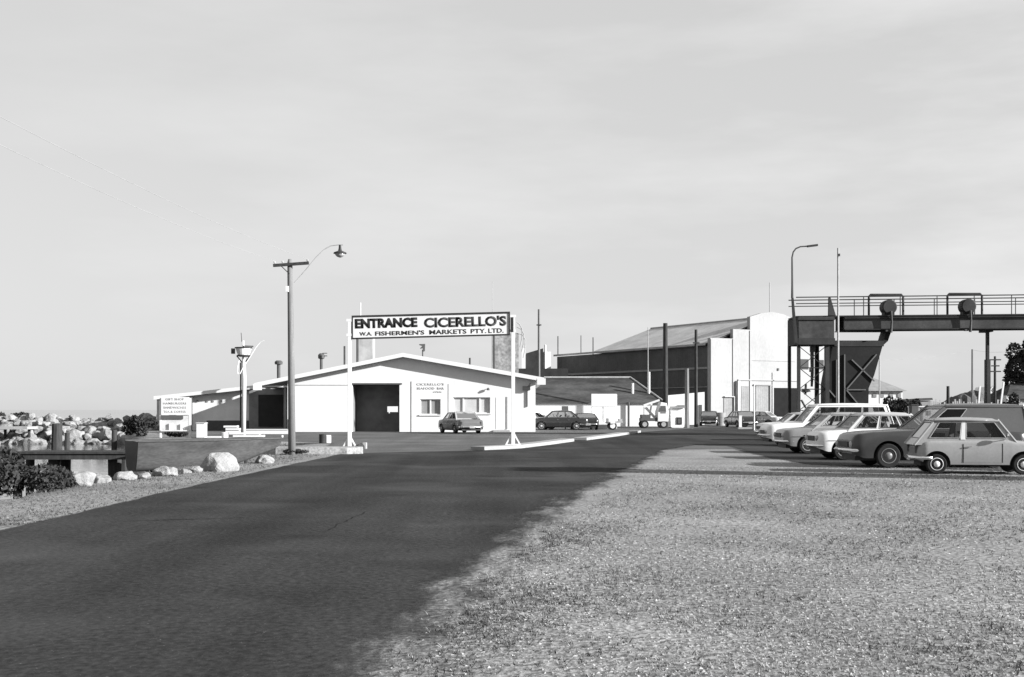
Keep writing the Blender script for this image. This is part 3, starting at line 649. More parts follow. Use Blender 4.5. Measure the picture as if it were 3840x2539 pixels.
# roof vents
def vent(px, ytop, Yv, kind):
    X = wx(px,Yv); zt_ = wz(ytop,Yv); z0 = roofz(X)-.05; b = MB(o_)
    if kind == 'mushroom': b.lathe((X,Yv,z0), [(.13,0),(.13,zt_-z0-.3),(.28,zt_-z0-.28),(.3,zt_-z0-.1),(.18,zt_-z0)], n=14)
    elif kind == 'cowl': b.tube([(X,Yv,z0),(X,Yv,zt_-.35)], .11, 10); b.lathe((X,Yv,zt_-.42), [(.14,0),(.24,.06),(.24,.3),(.12,.42)], n=12); b.box(X+.1, X+.42, Yv-.12, Yv+.12, zt_-.22, zt_-.16); b.box(X+.1, X+.42, Yv-.12, Yv+.12, zt_-.02, zt_+.03)
    elif kind == 'flag': b.tube([(X,Yv,z0),(X,Yv,zt_-.4)], .05, 8); b.prism([(X-.25,zt_),(X+.18,zt_+.02),(X+.16,zt_-.5),(X,zt_-.55),(X+.02,zt_-.3),(X-.2,zt_-.32),(X-.02,zt_-.14),(X-.25,zt_-.06)], Yv-.14, Yv+.14)
    else: b.tube([(X,Yv,z0),(X,Yv,zt_)], .07, 8)
    b.build('roof_vent', M_dgrey if kind != 'pipe' else M_steel, rf)
vent(1045, 1352, 88, 'mushroom'); vent(1205, 1325, 88, 'cowl'); vent(1292, 1298, 87, 'pipe'); vent(1585, 1291, 88, 'flag'); vent(1762, 1342, 88, 'pipe')
b = MB(o_); Yv = 92; b.box(wx(1352,Yv), wx(1402,Yv), Yv-.7, Yv+.7, roofz(wx(1376,Yv))-.3, wz(1268,Yv)); b.build('roof_duct', mat('duct_grey', .34, .8), rf)
b = MB(o_); b.tube([(wx(1346,Yv),Yv-.8,4.5),(wx(1346,Yv),Yv-.8,wz(1252,Yv))], .1, 8); b.build('duct_pipe', M_dgrey, rf)
b = MB(o_); b.tube([(wx(1352,Yv),Yv,5),(wx(1352,Yv),Yv,wz(1135,Yv))], .035, 6); b.build('aerial', M_white, rf)
b = MB(o_); b.tube([(wx(1847,Yv),Yv,4.4),(wx(1847,Yv),Yv,wz(1055,Yv))], .022, 6); b.build('aerial', M_lsteel, rf)

# ---------------------------------------------------------------- low annex to the left
YA = 91.0; t_ = thing('annex_building', 'low flat roofed white annex with sloping fascia left of the market hall', 'building', (-22,YA,0)); o_ = t_.location
YR = 90.25
xa, za_ = wx(578,YR), wz(1487,YR); xb, zb_ = wx(955,YR), wz(1446,YR)
b = MB(o_); b.hexa([(xa,YR,za_-.22),(xb,YR,zb_-.22),(xb,100,zb_-.22),(xa,100,za_-.22)], [(xa,YR,za_-.01),(xb,YR,zb_-.01),(xb,100,zb_-.01),(xa,100,za_-.01)]); rf2 = b.build('roof', M_grey, t_)
b = MB(o_); b.hexa([(xa-.02,YR-.07,za_-.24),(xb,YR-.07,zb_-.24),(xb,YR-.003,zb_-.24),(xa-.02,YR-.003,za_-.24)], [(xa-.02,YR-.07,za_+.02),(xb,YR-.07,zb_+.02),(xb,YR-.003,zb_+.02),(xa-.02,YR-.003,za_+.02)]); b.build('fascia', M_white, rf2)
X0, X1 = wx(600,YA), wx(960,YA)-.2
b = MB(o_); b.prism([(X0,0),(X1,0),(X1,za_+(zb_-za_)*(X1-xa)/(xb-xa)-.24),(X0,za_+(zb_-za_)*(X0-xa)/(xb-xa)-.24)], YA, YA+.2); b.box(X0, X0+.2, YA+.2, YA+8, 0, 2.3); b.build('wall', mat('annex_wall', .62, .8, .08), t_)
for px in (594, 716):
    b = MB(o_); X = wx(px,90.4); b.box(X-.09, X+.09, 90.3, 90.46, 0, za_+(zb_-za_)*(X-xa)/(xb-xa)-.25); b.build('veranda_post', M_dgrey, t_)
b = MB(o_); b.box(wx(775,YA-.1), X1-.1, YA-.12, YA-.004, 0, .75); b.build('plinth', M_dgrey, t_)
b = MB(o_)
for px in (740, 778, 800, 830): b.box(wx(px-3,YA), wx(px+3,YA), YA-.06, YA-.003, wz(1508,YA), wz(1500,YA))
b.build('wall_vent', M_grey, t_)

# ---------------------------------------------------------------- tank tower, sheds behind the hall
Y = 116; t_ = thing('tank_tower', 'mottled grey tank tower rising behind the right roof slope', 'tower', (wx(1897,Y),Y,0)); o_ = t_.location
M_mott = mat('mottled_render', .24, .9, .45, .9, 4, .3)
b = MB(o_); b.box(wx(1853,Y), wx(1945,Y), Y, Y+3, 0, wz(1250,Y)); b.build('wall', M_mott, t_)
b = MB(o_); b.tube([(wx(1850,Y),Y-.1,0),(wx(1850,Y),Y-.1,wz(1240,Y))], .14, 8); b.build('downpipe', M_black, t_)
b = MB(o_)
for i, (px, yy) in enumerate(((1958,1222),(1964,1240),(1970,1262))):
    b.tube([W(1938,yy-14,Y), W(px-10,yy-6,Y), W(px,yy+12,Y), W(px-1,yy+50,Y), W(px-8,yy+80,Y)], .05, 6)
b.build('swan_neck_pipe', M_lsteel, t_)
Y = 150; t_ = thing('dark_shed', 'dark monopitch shed with white pillars behind the market hall', 'shed', (wx(2005,Y),Y,0)); o_ = t_.location
b = MB(o_); b.prism([(wx(1973,Y),0),(wx(2037,Y),0),(wx(2037,Y),wz(1306,Y)),(wx(1973,Y),wz(1325,Y))], Y, Y+6); b.build('wall', M_dsteel, t_)
b = MB(o_); b.box(wx(1956,Y), wx(1970,Y), Y-.6, Y, 0, wz(1306,Y)); b.build('pillar', M_white, t_)
b = MB(o_); b.box(wx(2040,Y), wx(2068,Y), Y+2, Y+5, 0, wz(1316,Y)); b.tube([(wx(2046,Y),Y+2,5),(wx(2046,Y),Y+2,wz(1290,Y))], .12, 8); b.build('white_block', M_wall, t_)
Y = 142; b = MB((wx(2030,Y),Y,0)); b.box(wx(1942,Y), wx(2130,Y), Y, Y+5, 0, wz(1382,Y)); 
tag(b.build('long_shed', M_dsteel), 'long low dark shed in front of the monopitch shed', 'shed')

# ---------------------------------------------------------------- warehouse (stepped parapet)
C0 = Vector((21.5,130,0)); dv = Vector((.871,.491,0)).normalized(); nv = Vector((-dv.y, dv.x, 0)); ANG = math.atan2(dv.y, dv.x)
t_ = thing('warehouse', 'large warehouse with white stepped parapet front and dark side wall', 'warehouse', C0, ANG)
WW = 17.6
def s_of(px): kk = (px-CX)/F; return (C0.x-kk*C0.y)/(kk*dv.y-dv.x)
def z_of(px, py): s_ = s_of(px); return wz(py, C0.y+s_*dv.y)
b = MB(); prof = [(0,0),(WW,0),(WW,9.35),(WW-3.13,9.35),(WW-3.13,10.4),(12.05,10.4),(12.05,11.85),(10.4,12.3),(8.8,12.5),(7.2,12.3),(5.55,11.85),(5.55,10.4),(3.13,10.4),(3.13,9.35),(0,9.35)]
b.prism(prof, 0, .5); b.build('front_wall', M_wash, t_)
b = MB(); b.box(3.05, 3.3, -.09, -.003, 0, 9.3); b.box(5.45, 5.7, -.09, -.003, 0, 10.3); b.box(.0, .22, -.09, -.003, 0, 9.2); b.box(5.705, 12.1, -.06, -.003, 7.0, 7.16); b.build('pilaster', M_wash, t_)
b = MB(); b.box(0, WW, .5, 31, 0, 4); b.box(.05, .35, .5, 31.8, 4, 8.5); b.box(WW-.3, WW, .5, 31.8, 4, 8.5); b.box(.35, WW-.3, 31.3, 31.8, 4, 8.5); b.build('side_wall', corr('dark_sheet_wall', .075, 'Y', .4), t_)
b = MB(); b.box(-.06, .045, .55, 31.5, 6.0, 6.22); b.box(-.12, .045, .52, 31.5, 4.0, 4.08); b.build('girt', M_grey, t_)
ez, rz_ = 8.75, 11.95
b = MB()
A = [(-.3,.5,ez),(WW/2,.5,rz_),(WW+.3,.5,ez)]; Bk = [(-.3,23,ez),(WW/2,23,rz_),(WW+.3,23,ez)]
b.add(A+Bk, [(0,3,4,1),(1,4,5,2),(3,5,4)]); b.add([(q[0],q[1],q[2]-.15) for q in A+Bk], [(1,4,3,0),(2,5,4,1),(4,5,3)])
rw = b.build('roof', corr('grey_sheet_roof', .42, 'Y', .5), t_)
b = MB(); b.tube([(WW/2,.4,rz_+.05),(WW/2,23,rz_+.05)], .12, 6); b.build('ridge_cap', M_lsteel, rw)
b = MB(); b.box(-.4, -.28, .5, 32, ez-.2, ez+.03); b.build('gutter', M_lsteel, rw)
def wp(px0, px1, py0, py1): return s_of(px0), s_of(px1), z_of((px0+px1)/2, py1), z_of((px0+px1)/2, py0)
def wpanel(name, px0, px1, py0, py1, m, d=.06, floor=True):
    s0, s1, z0, z1 = wp(px0,px1,py0,py1); b = MB(); b.box(s0, s1, -d, -.004, 0 if floor else z0, z1); return b.build(name, m, t_)
M_pdoor = corr('pale_door', .19, 'X', .3)
d_ = wpanel('door', 2713, 2745, 1493, 1590, M_pdoor)
s0, s1, z0, z1 = wp(2713,2748,1490,1590); b = MB(); b.box(s0, s1+.1, -.25, -.003, z1+.02, z1+.12); b.box(s1, s1+.1, -.25, -.003, 0, z1+.018); b.build('door_hood', M_lsteel, d_)
d_ = wpanel('sliding_door', 2832, 2880, 1448, 1590, M_pdoor); s0, s1, z0, z1 = wp(2832,2882,1446,1590); b = MB(); b.box(s0-.3, s1+.35, -.2, -.003, z1, z1+.12); b.box(s1+.05, s1+.2, -.2, -.003, 0, z1-.01); b.build('door_rail', M_grey, d_)
d_ = wpanel('sliding_door', 2778, 2806, 1448, 1590, M_pdoor)
wpanel('buttress', 2757, 2766, 1428, 1590, mat('buttress_grey', .4), .5)  # buttress in one even grey, apart from the wall's whitewash
wpanel('unlit_doorway', 2903, 2990, 1455, 1590, mat('unlit_doorway_black', .013, .9), .05)  # black panel painted for the unlit depth of an open doorway
s0, s1, z0, z1 = wp(2766,2992,1424,1440); b = MB(); b.box(s0, s1, -.12, -.003, z1-.12, z1); b.build('lintel_band', M_wash, t_)
wpanel('window', 3000, 3031, 1347, 1385, M_black, .05, False); wpanel('window', 3062, 3088, 1350, 1385, M_black, .05, False)
wpanel('wall_plate', 2914, 2920, 1381, 1390, M_dgrey, .1, False)
b = MB(); b.tube([(8.6,.25,12.3),(8.6,.25,15.8)], .05, 6); b.build('flagpole', M_lsteel, t_)
b = MB()
for px, yt in ((2054,1290),(2100,1292),(2155,1300)): pass
b.tube([(0.0,31.5,8.6),(0,31.5,11.2)], .08, 6); b.tube([(0.05,26,8.6),(0.05,26,11)], .06, 6); b.build('vent_pipe', M_steel, t_)

# ---------------------------------------------------------------- low shed with hip roof
Y = 112; t_ = thing('hip_roof_shed', 'long low white shed with dark patchy hip roof', 'shed', (wx(2230,Y),Y,0)); o_ = t_.location
X0, X1 = wx(1925,Y), wx(2492,Y)
b = MB(o_); b.box(X0+.15, X1-.2, Y+.1, Y+9.4, 0, wz(1509,Y)-.13); b.build('wall', M_wall, t_)
M_asb = mat('patchy_roof', .052, .9, .55, .55, 6, .2, stretch=(.5,1,2))
b = MB(o_); ze = wz(1509,Y); zr = wz(1416,Y+4.5); b.add([(X0,Y,ze),(X1,Y,ze),(X1,Y+9.8,ze),(X0,Y+9.8,ze),(X0+3,Y+4.9,zr),(X1-2.7,Y+4.9,zr),(X0,Y,ze-.12),(X1,Y,ze-.12),(X1,Y+9.8,ze-.12),(X0,Y+9.8,ze-.12)],
    [(0,1,5,4),(1,2,5),(2,3,4,5),(3,0,4),(0,6,7,1),(1,7,8,2),(2,8,9,3),(3,9,6,0),(6,9,8,7)]); rfh = b.build('roof', M_asb, t_)
b = MB(o_); b.box(X0, X1, Y-.1, Y-.004, ze-.12, ze-.02); b.build('gutter', M_dgrey, rfh)
b = MB(o_); b.tube([(X0+3,Y+4.9,zr+.03),(X1-2.7,Y+4.9,zr+.03),(X1,Y,ze+.05)], .09, 6); b.build('ridge_cap', M_lsteel, rfh)
for px, y0_, y1_ in ((2372,1437,1486),(2433,1395,1462)):
    b = MB(o_); b.tube([W(px,y1_+14,Y+1.8), W(px,y0_,Y+1.8)], .13, 8); b.build('flue', M_white, rfh)
b = MB(o_); b.tube([(wx(2357,Y),Y-.1,0),(wx(2357,Y),Y-.1,ze)], .1, 8); b.build('downpipe', M_dgrey, t_)
Y = 124; t_ = thing('white_store', 'small white flat store beside the dark warehouse wall', 'shed', (wx(2575,Y),Y,0)); o_ = t_.location
b = MB(o_); b.prism([(wx(2500,Y),0),(wx(2642,Y),0),(wx(2642,Y),wz(1470,Y)),(wx(2500,Y),wz(1483,Y))], Y, Y+3); b.build('wall', M_wall, t_)
b = MB(o_); b.box(wx(2622,Y), wx(2632,Y), Y-.1, Y-.003, 0, wz(1518,Y)); b.box(wx(2540,Y), wx(2566,Y), Y-.1, Y-.003, wz(1530,Y), wz(1520,Y)); b.build('opening', M_dgrey, t_)
# white billboard
Y = 100; t_ = thing('billboard', 'white two-legged billboard in front of the hip roofed shed', 'sign', (wx(2265,Y),Y,0)); o_ = t_.location
b = MB(o_); b.box(wx(2218,Y), wx(2312,Y), Y-.08, Y, wz(1525,Y), wz(1477,Y)); b.build('panel', M_white, t_)
b = MB(o_); b.box(wx(2219,Y), wx(2259,Y), Y-.03, Y, wz(1588,Y), wz(1525.4,Y)); b.box(wx(2263,Y), wx(2311,Y), Y-.03, Y, wz(1580,Y), wz(1525.4,Y)); b.build('lower_panel', mat('offwhite2', .7), t_)
for px in (2221, 2261, 2311):
    b = MB(o_); b.box(wx(px,Y)-.07, wx(px,Y)+.07, Y+.004, Y+.12, 0, wz(1479,Y)); b.build('leg', M_white, t_)

# ---------------------------------------------------------------- poles in the distance
def plain_pole(px, Y, ytop, r, m, label, name='utility_pole', cat='pole', arms=(), group='poles in the distance', r2=None):
    X = wx(px,Y); z = wz(ytop,Y); t_ = thing(name, label, cat, (X,Y,0), 0, group)
    b = MB((X,Y,0)); b.tube([(X,Y,0),(X,Y,z)], [r, (r2 or r*.75)], 8); b.build('pole', m, t_)
    for dz, hw_ in arms:
        b = MB((X,Y,0)); b.box(X-hw_, X+hw_, Y-.14, Y-.06, z-dz-.06, z-dz+.06); b.build('crossarm', M_dwood, t_)
    return t_
plain_pole(2021, 122, 1160, .15, M_wood, 'tall thin pole rising behind the right eave of the market hall', arms=((1.6,.25),))
plain_pole(2495, 106, 1212, .26, M_dwood, 'thick dark pole in front of the warehouse side wall', arms=((.2,.12),))
plain_pole(2610, 108, 1236, .17, M_dwood, 'dark pole close to the white warehouse corner', arms=((1.2,.3),))
plain_pole(2576, 104, 1382, .22, M_wood, 'short grey pole between the two dark poles by the warehouse')
plain_pole(2430, 119, 1228, .05, M_lsteel, 'thin pale mast in front of the warehouse roof slope', name='mast')
plain_pole(2224, 158, 1265, .09, M_steel, 'thin mast at the far end of the warehouse roof', name='mast')
plain_pole(2828, 91, 1440, .06, M_white, 'slim white pole in front of the warehouse doors', name='sign_pole')
plain_pole(3143, 58, 930, .06, M_lsteel, 'tall slender pale pole in front of the gantry', name='mast', arms=((.35,.06),))
plain_pole(3646, 125, 1310, .12, M_wood, 'bare pole under the gantry, left of the pole with crossarms')
plain_pole(3731, 118, 1336, .15, M_dwood, 'pole with several crossarms beside the gantry column', arms=((.35,.55),(.95,.4),(1.5,.55)))
plain_pole(3298, 130, 1260, .08, M_lsteel, 'thin pole right of the gantry hopper')
plain_pole(3555, 120, 1448, .2, M_dwood, 'short dark post left of the earth mound', name='post')
wire(W(3170,1345,120), W(3646,1312,125), .5, .018, 'wire running left from the bare pole under the gantry')
wire(W(3646,1312,125), W(3840,1308,125), .3, .018, 'wire running right from the bare pole under the gantry')
# modern street lamp standing on the end post of the gantry
Y = 71.55; X = wx(2971,Y); t_ = thing('street_lamp', 'slim street lamp with curved arm standing on the left end of the gantry', 'street lamp', (X,Y,8.24)); o_ = t_.location
b = MB(o_); b.tube([(X,Y,8.245),(X,Y,wz(1060,Y)),(X-.01,Y,wz(965,Y)),W(2975,945,Y),W(2985,932,Y),W(3002,925,Y),W(3030,923,Y)], [.075,.06,.05,.045,.045,.042,.04], 8); b.build('pole', M_steel, t_)
b = MB(o_); b.beam(W(3027,924,Y), W(3066,919,Y), .2, .11); b.build('lamp_head', M_dsteel, t_)

# ---------------------------------------------------------------- gantry
YG = 72.0
t_ = thing('gantry_bridge', 'dark steel pipe gantry bridging the car park on a hopper leg', 'gantry', (20,YG,0)); o_ = t_.location
def gx(px): return wx(px,YG)
def gz(py): return wz(py,YG)
def yb(X): return YG-(X-gx(2985))*.12
XE = 34.0; zt_, zb_ = gz(1190), gz(1238)
b = MB(o_); Xs = gx(3160)
b.hexa([(Xs,yb(Xs),zb_),(XE,yb(XE),zb_),(XE,yb(XE)+.25,zb_),(Xs,yb(Xs)+.25,zb_)],[(Xs,yb(Xs),zt_),(XE,yb(XE),zt_),(XE,yb(XE)+.25,zt_),(Xs,yb(Xs)+.25,zt_)])
b.hexa([(Xs,yb(Xs)+1.7,zb_),(XE,yb(XE)+1.7,zb_),(XE,yb(XE)+1.95,zb_),(Xs,yb(Xs)+1.95,zb_)],[(Xs,yb(Xs)+1.7,zt_),(XE,yb(XE)+1.7,zt_),(XE,yb(XE)+1.95,zt_),(Xs,yb(Xs)+1.95,zt_)])
b.build('girder', M_steel, t_)
b = MB(o_); Xq = gx(2985); b.hexa([(Xq,yb(Xq)-.1,zt_+.004),(XE,yb(XE)-.1,zt_+.004),(XE,yb(XE)+2.05,zt_+.004),(Xq,yb(Xq)+2.05,zt_+.004)],[(Xq,yb(Xq)-.1,zt_+.08),(XE,yb(XE)-.1,zt_+.08),(XE,yb(XE)+2.05,zt_+.08),(Xq,yb(Xq)+2.05,zt_+.08)]); b.build('walkway', M_dsteel, t_)
b = MB(o_)
for zf in (zb_, zt_-.08): b.hexa([(Xs,yb(Xs)-.12,zf-.03),(XE,yb(XE)-.12,zf-.03),(XE,yb(XE)-.003,zf-.03),(Xs,yb(Xs)-.003,zf-.03)],[(Xs,yb(Xs)-.12,zf+.04),(XE,yb(XE)-.12,zf+.04),(XE,yb(XE)-.003,zf+.04),(Xs,yb(Xs)-.003,zf+.04)])
b.build('flange', M_dsteel, t_)
for side in (0, 1.95):
    b = MB(o_); X = Xq
    zr1, zr2 = zt_+1.2, zt_+.82
    b.tube([(Xq,yb(Xq)+side,zr1),(XE,yb(XE)+side,zr1)], .035, 6); b.tube([(Xq,yb(Xq)+side,zr2),(XE,yb(XE)+side,zr2)], .03, 6)
    X = gx(3230)
    while X < XE: b.tube([(X,yb(X)+side,zt_+.08),(X,yb(X)+side,zr1)], .03, 6); X += 2.1+(.25 if side else 0)
    b.build('railing', M_steel, t_)
for pc in (3316, 3597):
    b = MB(o_); x0, x1 = gx(pc-64), gx(pc+64); yy = yb(gx(pc))+.3; zq = zt_+1.32
    b.tube([(x0,yy,zt_+.05),(x0,yy,zq-.1),(x0+.1,yy,zq),(x1-.1,yy,zq),(x1,yy,zq-.1),(x1,yy,zt_+.05)], .07, 8); fr = b.build('pipe_frame', M_dsteel, t_)
    b = MB(o_); b.lathe((gx(pc+6),yy-.1,zt_+.56), [(.38,-.35),(.44,-.3),(.44,.3),(.38,.35)], 'Y', 20); b.box(gx(pc+6)-.3, gx(pc+6)+.3, yy-.3, yy+.2, zt_+.08, zt_+.25); b.build('winch_drum', M_dsteel, fr)
    b = MB(o_); xh = gx(pc+8); yh = yb(xh)-.22; b.tube([(xh,yh,zt_+.3),(xh+.05,yh,zt_-.3),(xh,yh,zb_-.2)], [.08,.06,.09], 8); b.box(xh-.3, xh-.1, yh, yh+.2, zb_-.14, zb_-.04); b.build('hook_block', M_steel, fr)
# end platform
b = MB(o_); x0, x1 = gx(2988), gx(3120); b.box(x0, x1, YG-.5, YG+2.4, gz(1292), zt_-.002); b.build('end_platform', mat('platform_grey', .045, .7, .3, .8, 5, .2), t_)
b = MB(o_); b.box(x0-.05, x1+.03, YG-.6, YG-.504, gz(1294), gz(1270)); b.box(x0-.05, x1+.03, YG-.58, YG-.504, zt_-.2, zt_-.05); b.build('platform_rib', M_dsteel, t_)
ge = lambda px: wx(px, YG-.45)
b = MB(o_); b.hexa([(ge(2979),YG-.6,gz(1290)),(ge(2991),YG-.6,gz(1290)),(ge(2991),YG-.3,gz(1290)),(ge(2979),YG-.3,gz(1290))],[(ge(2969),YG-.6,gz(1120)),(ge(2974),YG-.6,gz(1120)),(ge(2974),YG-.3,gz(1120)),(ge(2969),YG-.3,gz(1120))]); b.build('end_post', M_dsteel, t_)
b = MB(o_); b.prism([(gx(3101),zt_+.08),(gx(3128),zt_+.08),(gx(3108),gz(1118)),(gx(3102),gz(1118))], YG-.4, YG-.2); b.build('gusset_plate', M_dsteel, t_)
# hopper leg
b = MB(o_); hp = [(3092,1620),(3092,1440),(3118,1300),(3122,1278),(3308,1278),(3324,1228),(3342,1228),(3324,1280),(3304,1298),(3273,1407),(3252,1456),(3250,1620)]
b.prism([(gx(x), max(0, gz(y))) for x, y in hp], YG-.3, YG+.9); b.build('hopper', mat('hopper_dark', .012, .6, .3, .5, 6, .15), t_)
b = MB(o_)
for (xa_, ya_), (xb_, yb_) in (((3131,1350),(3131,1600)),((3161,1330),(3161,1600)),((3188,1350),(3272,1430)),((3280,1330),(3170,1458)),((3162,1456),(3215,1520)),((3092,1450),(3126,1490)),((3162,1462),(3240,1462))):
    p0 = Vector((gx(xa_), YG-.36, max(.02, gz(ya_)))); p1 = Vector((gx(xb_), YG-.36, max(.02, gz(yb_)))); b.beam(p0, p1, .07, .07)
b.build('bracing', mat('brace_grey', .10, .6, .2), t_)
b = MB(o_); b.box(gx(3124), gx(3308), YG-.34, YG-.304, gz(1300), gz(1280)); b.build('hopper_rim', M_dsteel, t_)
b = MB(o_); b.tube([(gx(3125),YG-.3,gz(1246)),(gx(3308),YG-.3,gz(1246))], .03, 6); b.build('rim_rail', M_steel, t_)
# truss leg
b = MB(o_); b.box(gx(2985), gx(2996), YG-.4, YG-.2, 0, gz(1292)-.004); b.box(gx(3089), gx(3104), YG-.4, YG-.1, 0, gz(1292)-.004); b.box(gx(2985), gx(2996), YG+2, YG+2.2, 0, gz(1292)-.004); b.box(gx(3089), gx(3104), YG+2, YG+2.2, 0, gz(1292)-.004); b.build('leg', M_dsteel, t_)
b = MB(o_)
for y0_, y1_ in ((1300,1380),(1380,1460),(1460,1540)):
    b.tube([(gx(2992),YG-.3,gz(y0_)),(gx(3092),YG-.3,gz(y1_))], .025, 5); b.tube([(gx(3092),YG-.28,gz(y0_)),(gx(2992),YG-.28,gz(y1_))], .025, 5); b.tube([(gx(2992),YG-.3,gz(y1_)),(gx(3092),YG-.3,gz(y1_))], .03, 5)
b.build('lattice', M_dsteel, t_)
b = MB(o_); b.tube([(gx(3045),YG,gz(1295)),(gx(3046),YG,gz(1400)),(gx(3044),YG,gz(1450))], [.12,.1,.07], 8); b.box(gx(3038), gx(3056), YG-.1, YG+.1, gz(1320), gz(1300)); b.box(gx(3036), gx(3050), YG-.1, YG+.1, gz(1395), gz(1380)); b.build('chute', M_steel, t_)
b = MB(o_); b.tube([(gx(3020),YG,gz(1480)),(gx(3022),YG,gz(1440))], .07, 6); b.lathe((gx(3022),YG,gz(1472)), [(.05,0),(.3,.06),(.25,.16),(.05,.2)], n=10); b.tube([(gx(3005),YG,gz(1500)),(gx(3030),YG,gz(1545))], .06, 6); b.build('valve', M_steel, t_)
# far column
Xc = wx(3751,69.5); b = MB(o_); b.box(Xc-.07, Xc+.07, yb(Xc)+.6, yb(Xc)+.85, 0, zb_-.004); b.box(Xc-.22, Xc+.22, yb(Xc)+.4, yb(Xc)+1.5, zb_-.16, zb_-.002); b.box(Xc-.1, Xc+.1, yb(Xc)+.5, yb(Xc)+.95, 0, gz(1350)); b.build('column', M_dsteel, t_)

# ---------------------------------------------------------------- right background
Y = 150; t_ = thing('house', 'pale house with low grey hip roof behind the gantry hopper', 'house', (wx(3320,Y),Y,0)); o_ = t_.location
b = MB(o_); b.box(wx(3190,Y), wx(3390,Y), Y+.5, Y+7, 0, wz(1465,Y)); b.build('wall', M_wall, t_)
b = MB(o_); ze = wz(1466,Y); X0, X1 = wx(3180,Y), wx(3402,Y); b.add([(X0,Y,ze),(X1,Y,ze),(X1,Y+7.5,ze),(X0,Y+7.5,ze),(X0+2.5,Y+3.7,wz(1416,Y+3.7)),(wx(3272,Y+3.7),Y+3.7,wz(1416,Y+3.7))], [(0,1,5,4),(1,2,5),(2,3,4,5),(3,0,4),(0,3,2,1)]); b.build('roof', mat('house_roof', .22, .8, .15), t_)
for px in (3278, 3306, 3340, 3370):
    b = MB(o_); b.box(wx(px,Y), wx(px+13,Y), Y+.42, Y+.496, wz(1490,Y), wz(1474,Y)); b.build('window', M_grey, t_)
bush('bush', 'dark hedge bush in front of the pale house', (wx(3350,112), 112, 0), 1.9, 1.2, 2.8, 3500, .13, 21)
bush('bush', 'dark bush right of the hedge bush before the pale house', (wx(3405,108), 108, 0), 1.2, 1.0, 2.6, 2500, .13, 22)
bush('bush', 'pale rough bush below the house eave by the hopper', (wx(3300,116), 116, 0), 1.2, 1.0, 2.2, 1500, .13, 23, M_fol2)
Y = 86; b = MB((wx(3431,Y),Y,0)); b.box(wx(3419,Y), wx(3443,Y), Y, Y+.6, 0, wz(1520,Y)); b.box(wx(3417,Y), wx(3445,Y), Y-.05, Y+.65, wz(1520,Y), wz(1517,Y))
tag(b.build('pillar', M_dgrey, bevel=.01), 'dark square gate pillar behind the white car', 'pillar')
Y = 90; t_ = thing('white_hut', 'small white hut between the gate pillar and the dark van', 'hut', (wx(3480,Y),Y,0)); o_ = t_.location
b = MB(o_); b.box(wx(3446,Y), wx(3528,Y), Y, Y+2.5, 0, wz(1527,Y)); b.build('wall', M_wall, t_)
b = MB(o_); b.box(wx(3444,Y), wx(3530,Y), Y-.1, Y+2.6, wz(1527,Y)+.004, wz(1523,Y)); b.build('roof', M_white, t_)
b = MB(o_); b.box(wx(3455,Y), wx(3461,Y), Y-.06, Y-.004, 0, wz(1529,Y)); b.box(wx(3478,Y), wx(3490,Y), Y-.06, Y-.004, wz(1556,Y), wz(1540,Y)); b.build('door_frame', M_grey, t_)
Y = 125; t_ = thing('yard_shed', 'low grey yard shed right of the gate pillar', 'shed', (wx(3465,Y),Y,0)); o_ = t_.location
b = MB(o_); b.box(wx(3448,Y), wx(3490,Y), Y, Y+4, 0, wz(1502,Y)); b.build('wall', M_grey, t_)
b = MB(o_); b.prism([(wx(3444,Y),wz(1502,Y)+.004),(wx(3496,Y),wz(1500,Y)+.004),(wx(3494,Y),wz(1492,Y)),(wx(3446,Y),wz(1496,Y))], Y-.2, Y+4.2); b.build('roof', M_steel, t_)
# paling fence
Y = 122; t_ = thing('paling_fence', 'pale broken paling fence before the earth mound', 'fence', (wx(3570,Y),Y,0)); o_ = t_.location
b = MB(o_); rr = random.Random(3); px = 3492
while px < 3850:
    if rr.random() < .85: b.box(wx(px,Y), wx(px+5,Y), Y, Y+.05, 0, wz(1502+rr.uniform(-6,8),Y))
    px += 8
b.build('palings', mat('old_paling', .3, .9, .3), t_)
b = MB(o_); b.box(wx(3492,Y), wx(3850,Y), Y+.055, Y+.12, .5, .62); b.box(wx(3492,Y), wx(3850,Y), Y+.055, Y+.12, 1.6, 1.72); b.build('rail', M_wood, t_)
# earth mound
b = MB((wx(3640,140),140,0)); vs = []; nx_, ny_ = 24, 8; rr = random.Random(9)
for i in range(nx_+1):
    for j in range(ny_+1):
        u, v = i/nx_*2-1, j/ny_*2-1; h = max(0, (1-u*u)*(1-v*v))**.6*3.6*(1+rr.uniform(-.08,.08)); vs.append((wx(3640,140)+u*4.6, 140+v*4, h))
b.add(vs, [(i*(ny_+1)+j, (i+1)*(ny_+1)+j, (i+1)*(ny_+1)+j+1, i*(ny_+1)+j+1) for i in range(nx_) for j in range(ny_)])
structure(b.build('earth_mound', mat('dark_earth', .075, .95, .4, .6, 6, .3)), 'dark earth mound beyond the fence')
Y = 146; t_ = thing('white_gable', 'white gabled hut behind the earth mound', 'hut', (wx(3722,Y),Y,0)); o_ = t_.location
b = MB(o_); b.prism([(wx(3694,Y),0),(wx(3752,Y),0),(wx(3752,Y),wz(1488,Y)),(wx(3728,Y),wz(1450,Y)),(wx(3720,Y),wz(1450,Y)),(wx(3694,Y),wz(1490,Y))], Y, Y+5); b.build('wall', M_wall, t_)
b = MB(o_); b.beam((wx(3692,Y),Y-.1,wz(1491,Y)),(wx(3724,Y),Y-.1,wz(1447,Y)),.15,.12); b.beam((wx(3724,Y),Y-.12,wz(1447,Y)),(wx(3755,Y),Y-.12,wz(1490,Y)),.15,.12); b.build('barge_board', M_white, t_)
